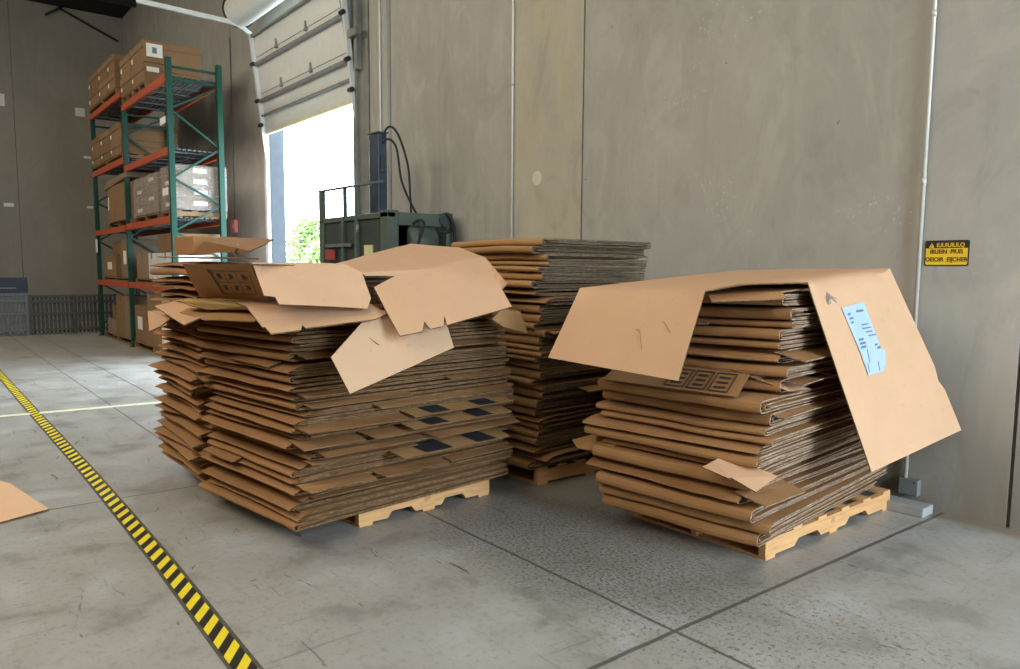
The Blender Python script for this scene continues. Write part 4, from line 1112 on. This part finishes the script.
MB().tube([(.03, -.052, .03), (.03, -.048, .03)], .006, 8).build('screw', STEEL_DK, ob)
cd2 = empty('conduit', (-6.34, WY - .019, 0), 0, 'thin pale conduit pipe on the wall above the uncovered stack', 'conduit')
MB().tube([(0, 0, 0), (0, 0, 7.9)], .013, 10).build('pipe', PIPE, cd2)
for z in (1.3, 3.40, 5.4): MB().box(-.025, .018, -.010, .016, z - .010, z + .010).build('clamp', GALV_D, cd2)
cd3 = empty('conduit', (-9.08, WY - .052, 0), 0, 'thin pale conduit pipe on the wall beside the dock door jamb', 'conduit')
MB().tube([(0, 0, 0), (0, 0, 7.9)], .014, 10).build('pipe', PIPE, cd3)
o = MB().tube([(-5.955, WY - .001, 2.425), (-5.955, WY + .002, 2.425)], .072, 24).build('wall_patch', simple('plaster_patch', lin(204, 196, 178), .8, var=.04)); tag(o, 'small round plaster patch on the concrete wall beside the conduit', 'wall patch')
al = empty('alarm_box', (-14.93, WY, 2.30), 0, 'small red fire alarm box on the wall between rack and dock door', 'alarm box')
MB().box(-.11, .11, -.07, 0, -.12, .12).build('housing', simple('alarm_red', lin(236, 146, 138), .5), al, .01)  # red lightened to pink, flare from the dock door put into the colour
MB().box(.02, .08, -.078, -.07, -.05, .03).build('pull_handle', simple('alarm_white', lin(226, 200, 196), .5), al, .002)
MB().tube([(.0, -.02, .12), (.0, -.02, 3.5)], .010, 8).build('wire_pipe', GALV_D, al)
bk = MB(); bk.box(-.15, .15, -.075, .075, 0, .06)
o = bk.build('concrete_block', simple('block_concrete', lin(150, 149, 142), .85), None, .006); o.location = (-2.135, 4.885, 0.0); o.rotation_euler = (0, 0, .02)
tag(o, 'pale concrete block on the floor at the wall foot behind the draped stack', 'concrete block')

# ------------------------------------------------------------------ light
wd = bpy.data.worlds.new('sky'); S.world = wd; wd.use_nodes = True
nt = wd.node_tree; bg = nt.nodes['Background']
bg.inputs['Color'].default_value = (.66, .82, 1.0, 1); bg.inputs['Strength'].default_value = 20.0
def area(name, loc, rot, sx, sy, energy, color, portal=False):
    l = bpy.data.lights.new(name, 'AREA'); l.shape = 'RECTANGLE'; l.size = sx; l.size_y = sy; l.energy = energy; l.color = color
    o = bpy.data.objects.new(name, l); o.location = loc; o.rotation_euler = rot; COL.objects.link(o)
    if portal: l.cycles.is_portal = True
    return o
area('door_portal', ((D1[0] + D1[1]) / 2, WY + .3, 1.9), (-PI / 2, 0, 0), 3.3, 3.7, 1, (1, 1, 1), True)
area('door_portal', (BX + .3, (D2[0] + D2[1]) / 2, 2.6), (0, PI / 2, 0), 5.2, 3.0, 1, (1, 1, 1), True)
for x, y in ((-18, -3.0), (-11.5, -3.0), (-5.5, -4.0), (-0.5, -4.5), (4.5, -3.0)):
    area('high_bay_lamp', (x, y, 7.0), (.62, 0, 0), 3.0, 3.0, 180, (1, .93, .80))
for x, y in ((-9.5, 1.0), (-3.5, 1.0)):
    area('high_bay_lamp', (x, y, 7.6), (0, 0, 0), 3.0, 3.0, 70, (1, .93, .80))

# ------------------------------------------------------------------ camera
cam = bpy.data.cameras.new('camera'); co = bpy.data.objects.new('camera', cam); COL.objects.link(co)
YAW, PITCH, ROLL, F = -.9016, .1022, .0078, 760.0
f = Vector((math.sin(YAW) * math.cos(PITCH), math.cos(YAW) * math.cos(PITCH), -math.sin(PITCH)))
r = f.cross(Vector((0, 0, 1))).normalized(); u = r.cross(f)
r, u = r * math.cos(ROLL) + u * math.sin(ROLL), u * math.cos(ROLL) - r * math.sin(ROLL)
co.matrix_world = Matrix(((r.x, u.x, -f.x, 0), (r.y, u.y, -f.y, 0), (r.z, u.z, -f.z, 1.5), (0, 0, 0, 1)))
cam.sensor_width = 36; cam.lens = F / 1020 * 36; cam.shift_y = 13.5 / 1020
cam.clip_start = .05; cam.clip_end = 300
S.camera = co

vs_ = S.view_settings
vs_.view_transform = 'Standard'; vs_.look = 'None'; vs_.gamma = 1; vs_.use_curve_mapping = False
vs_.exposure = 0.15
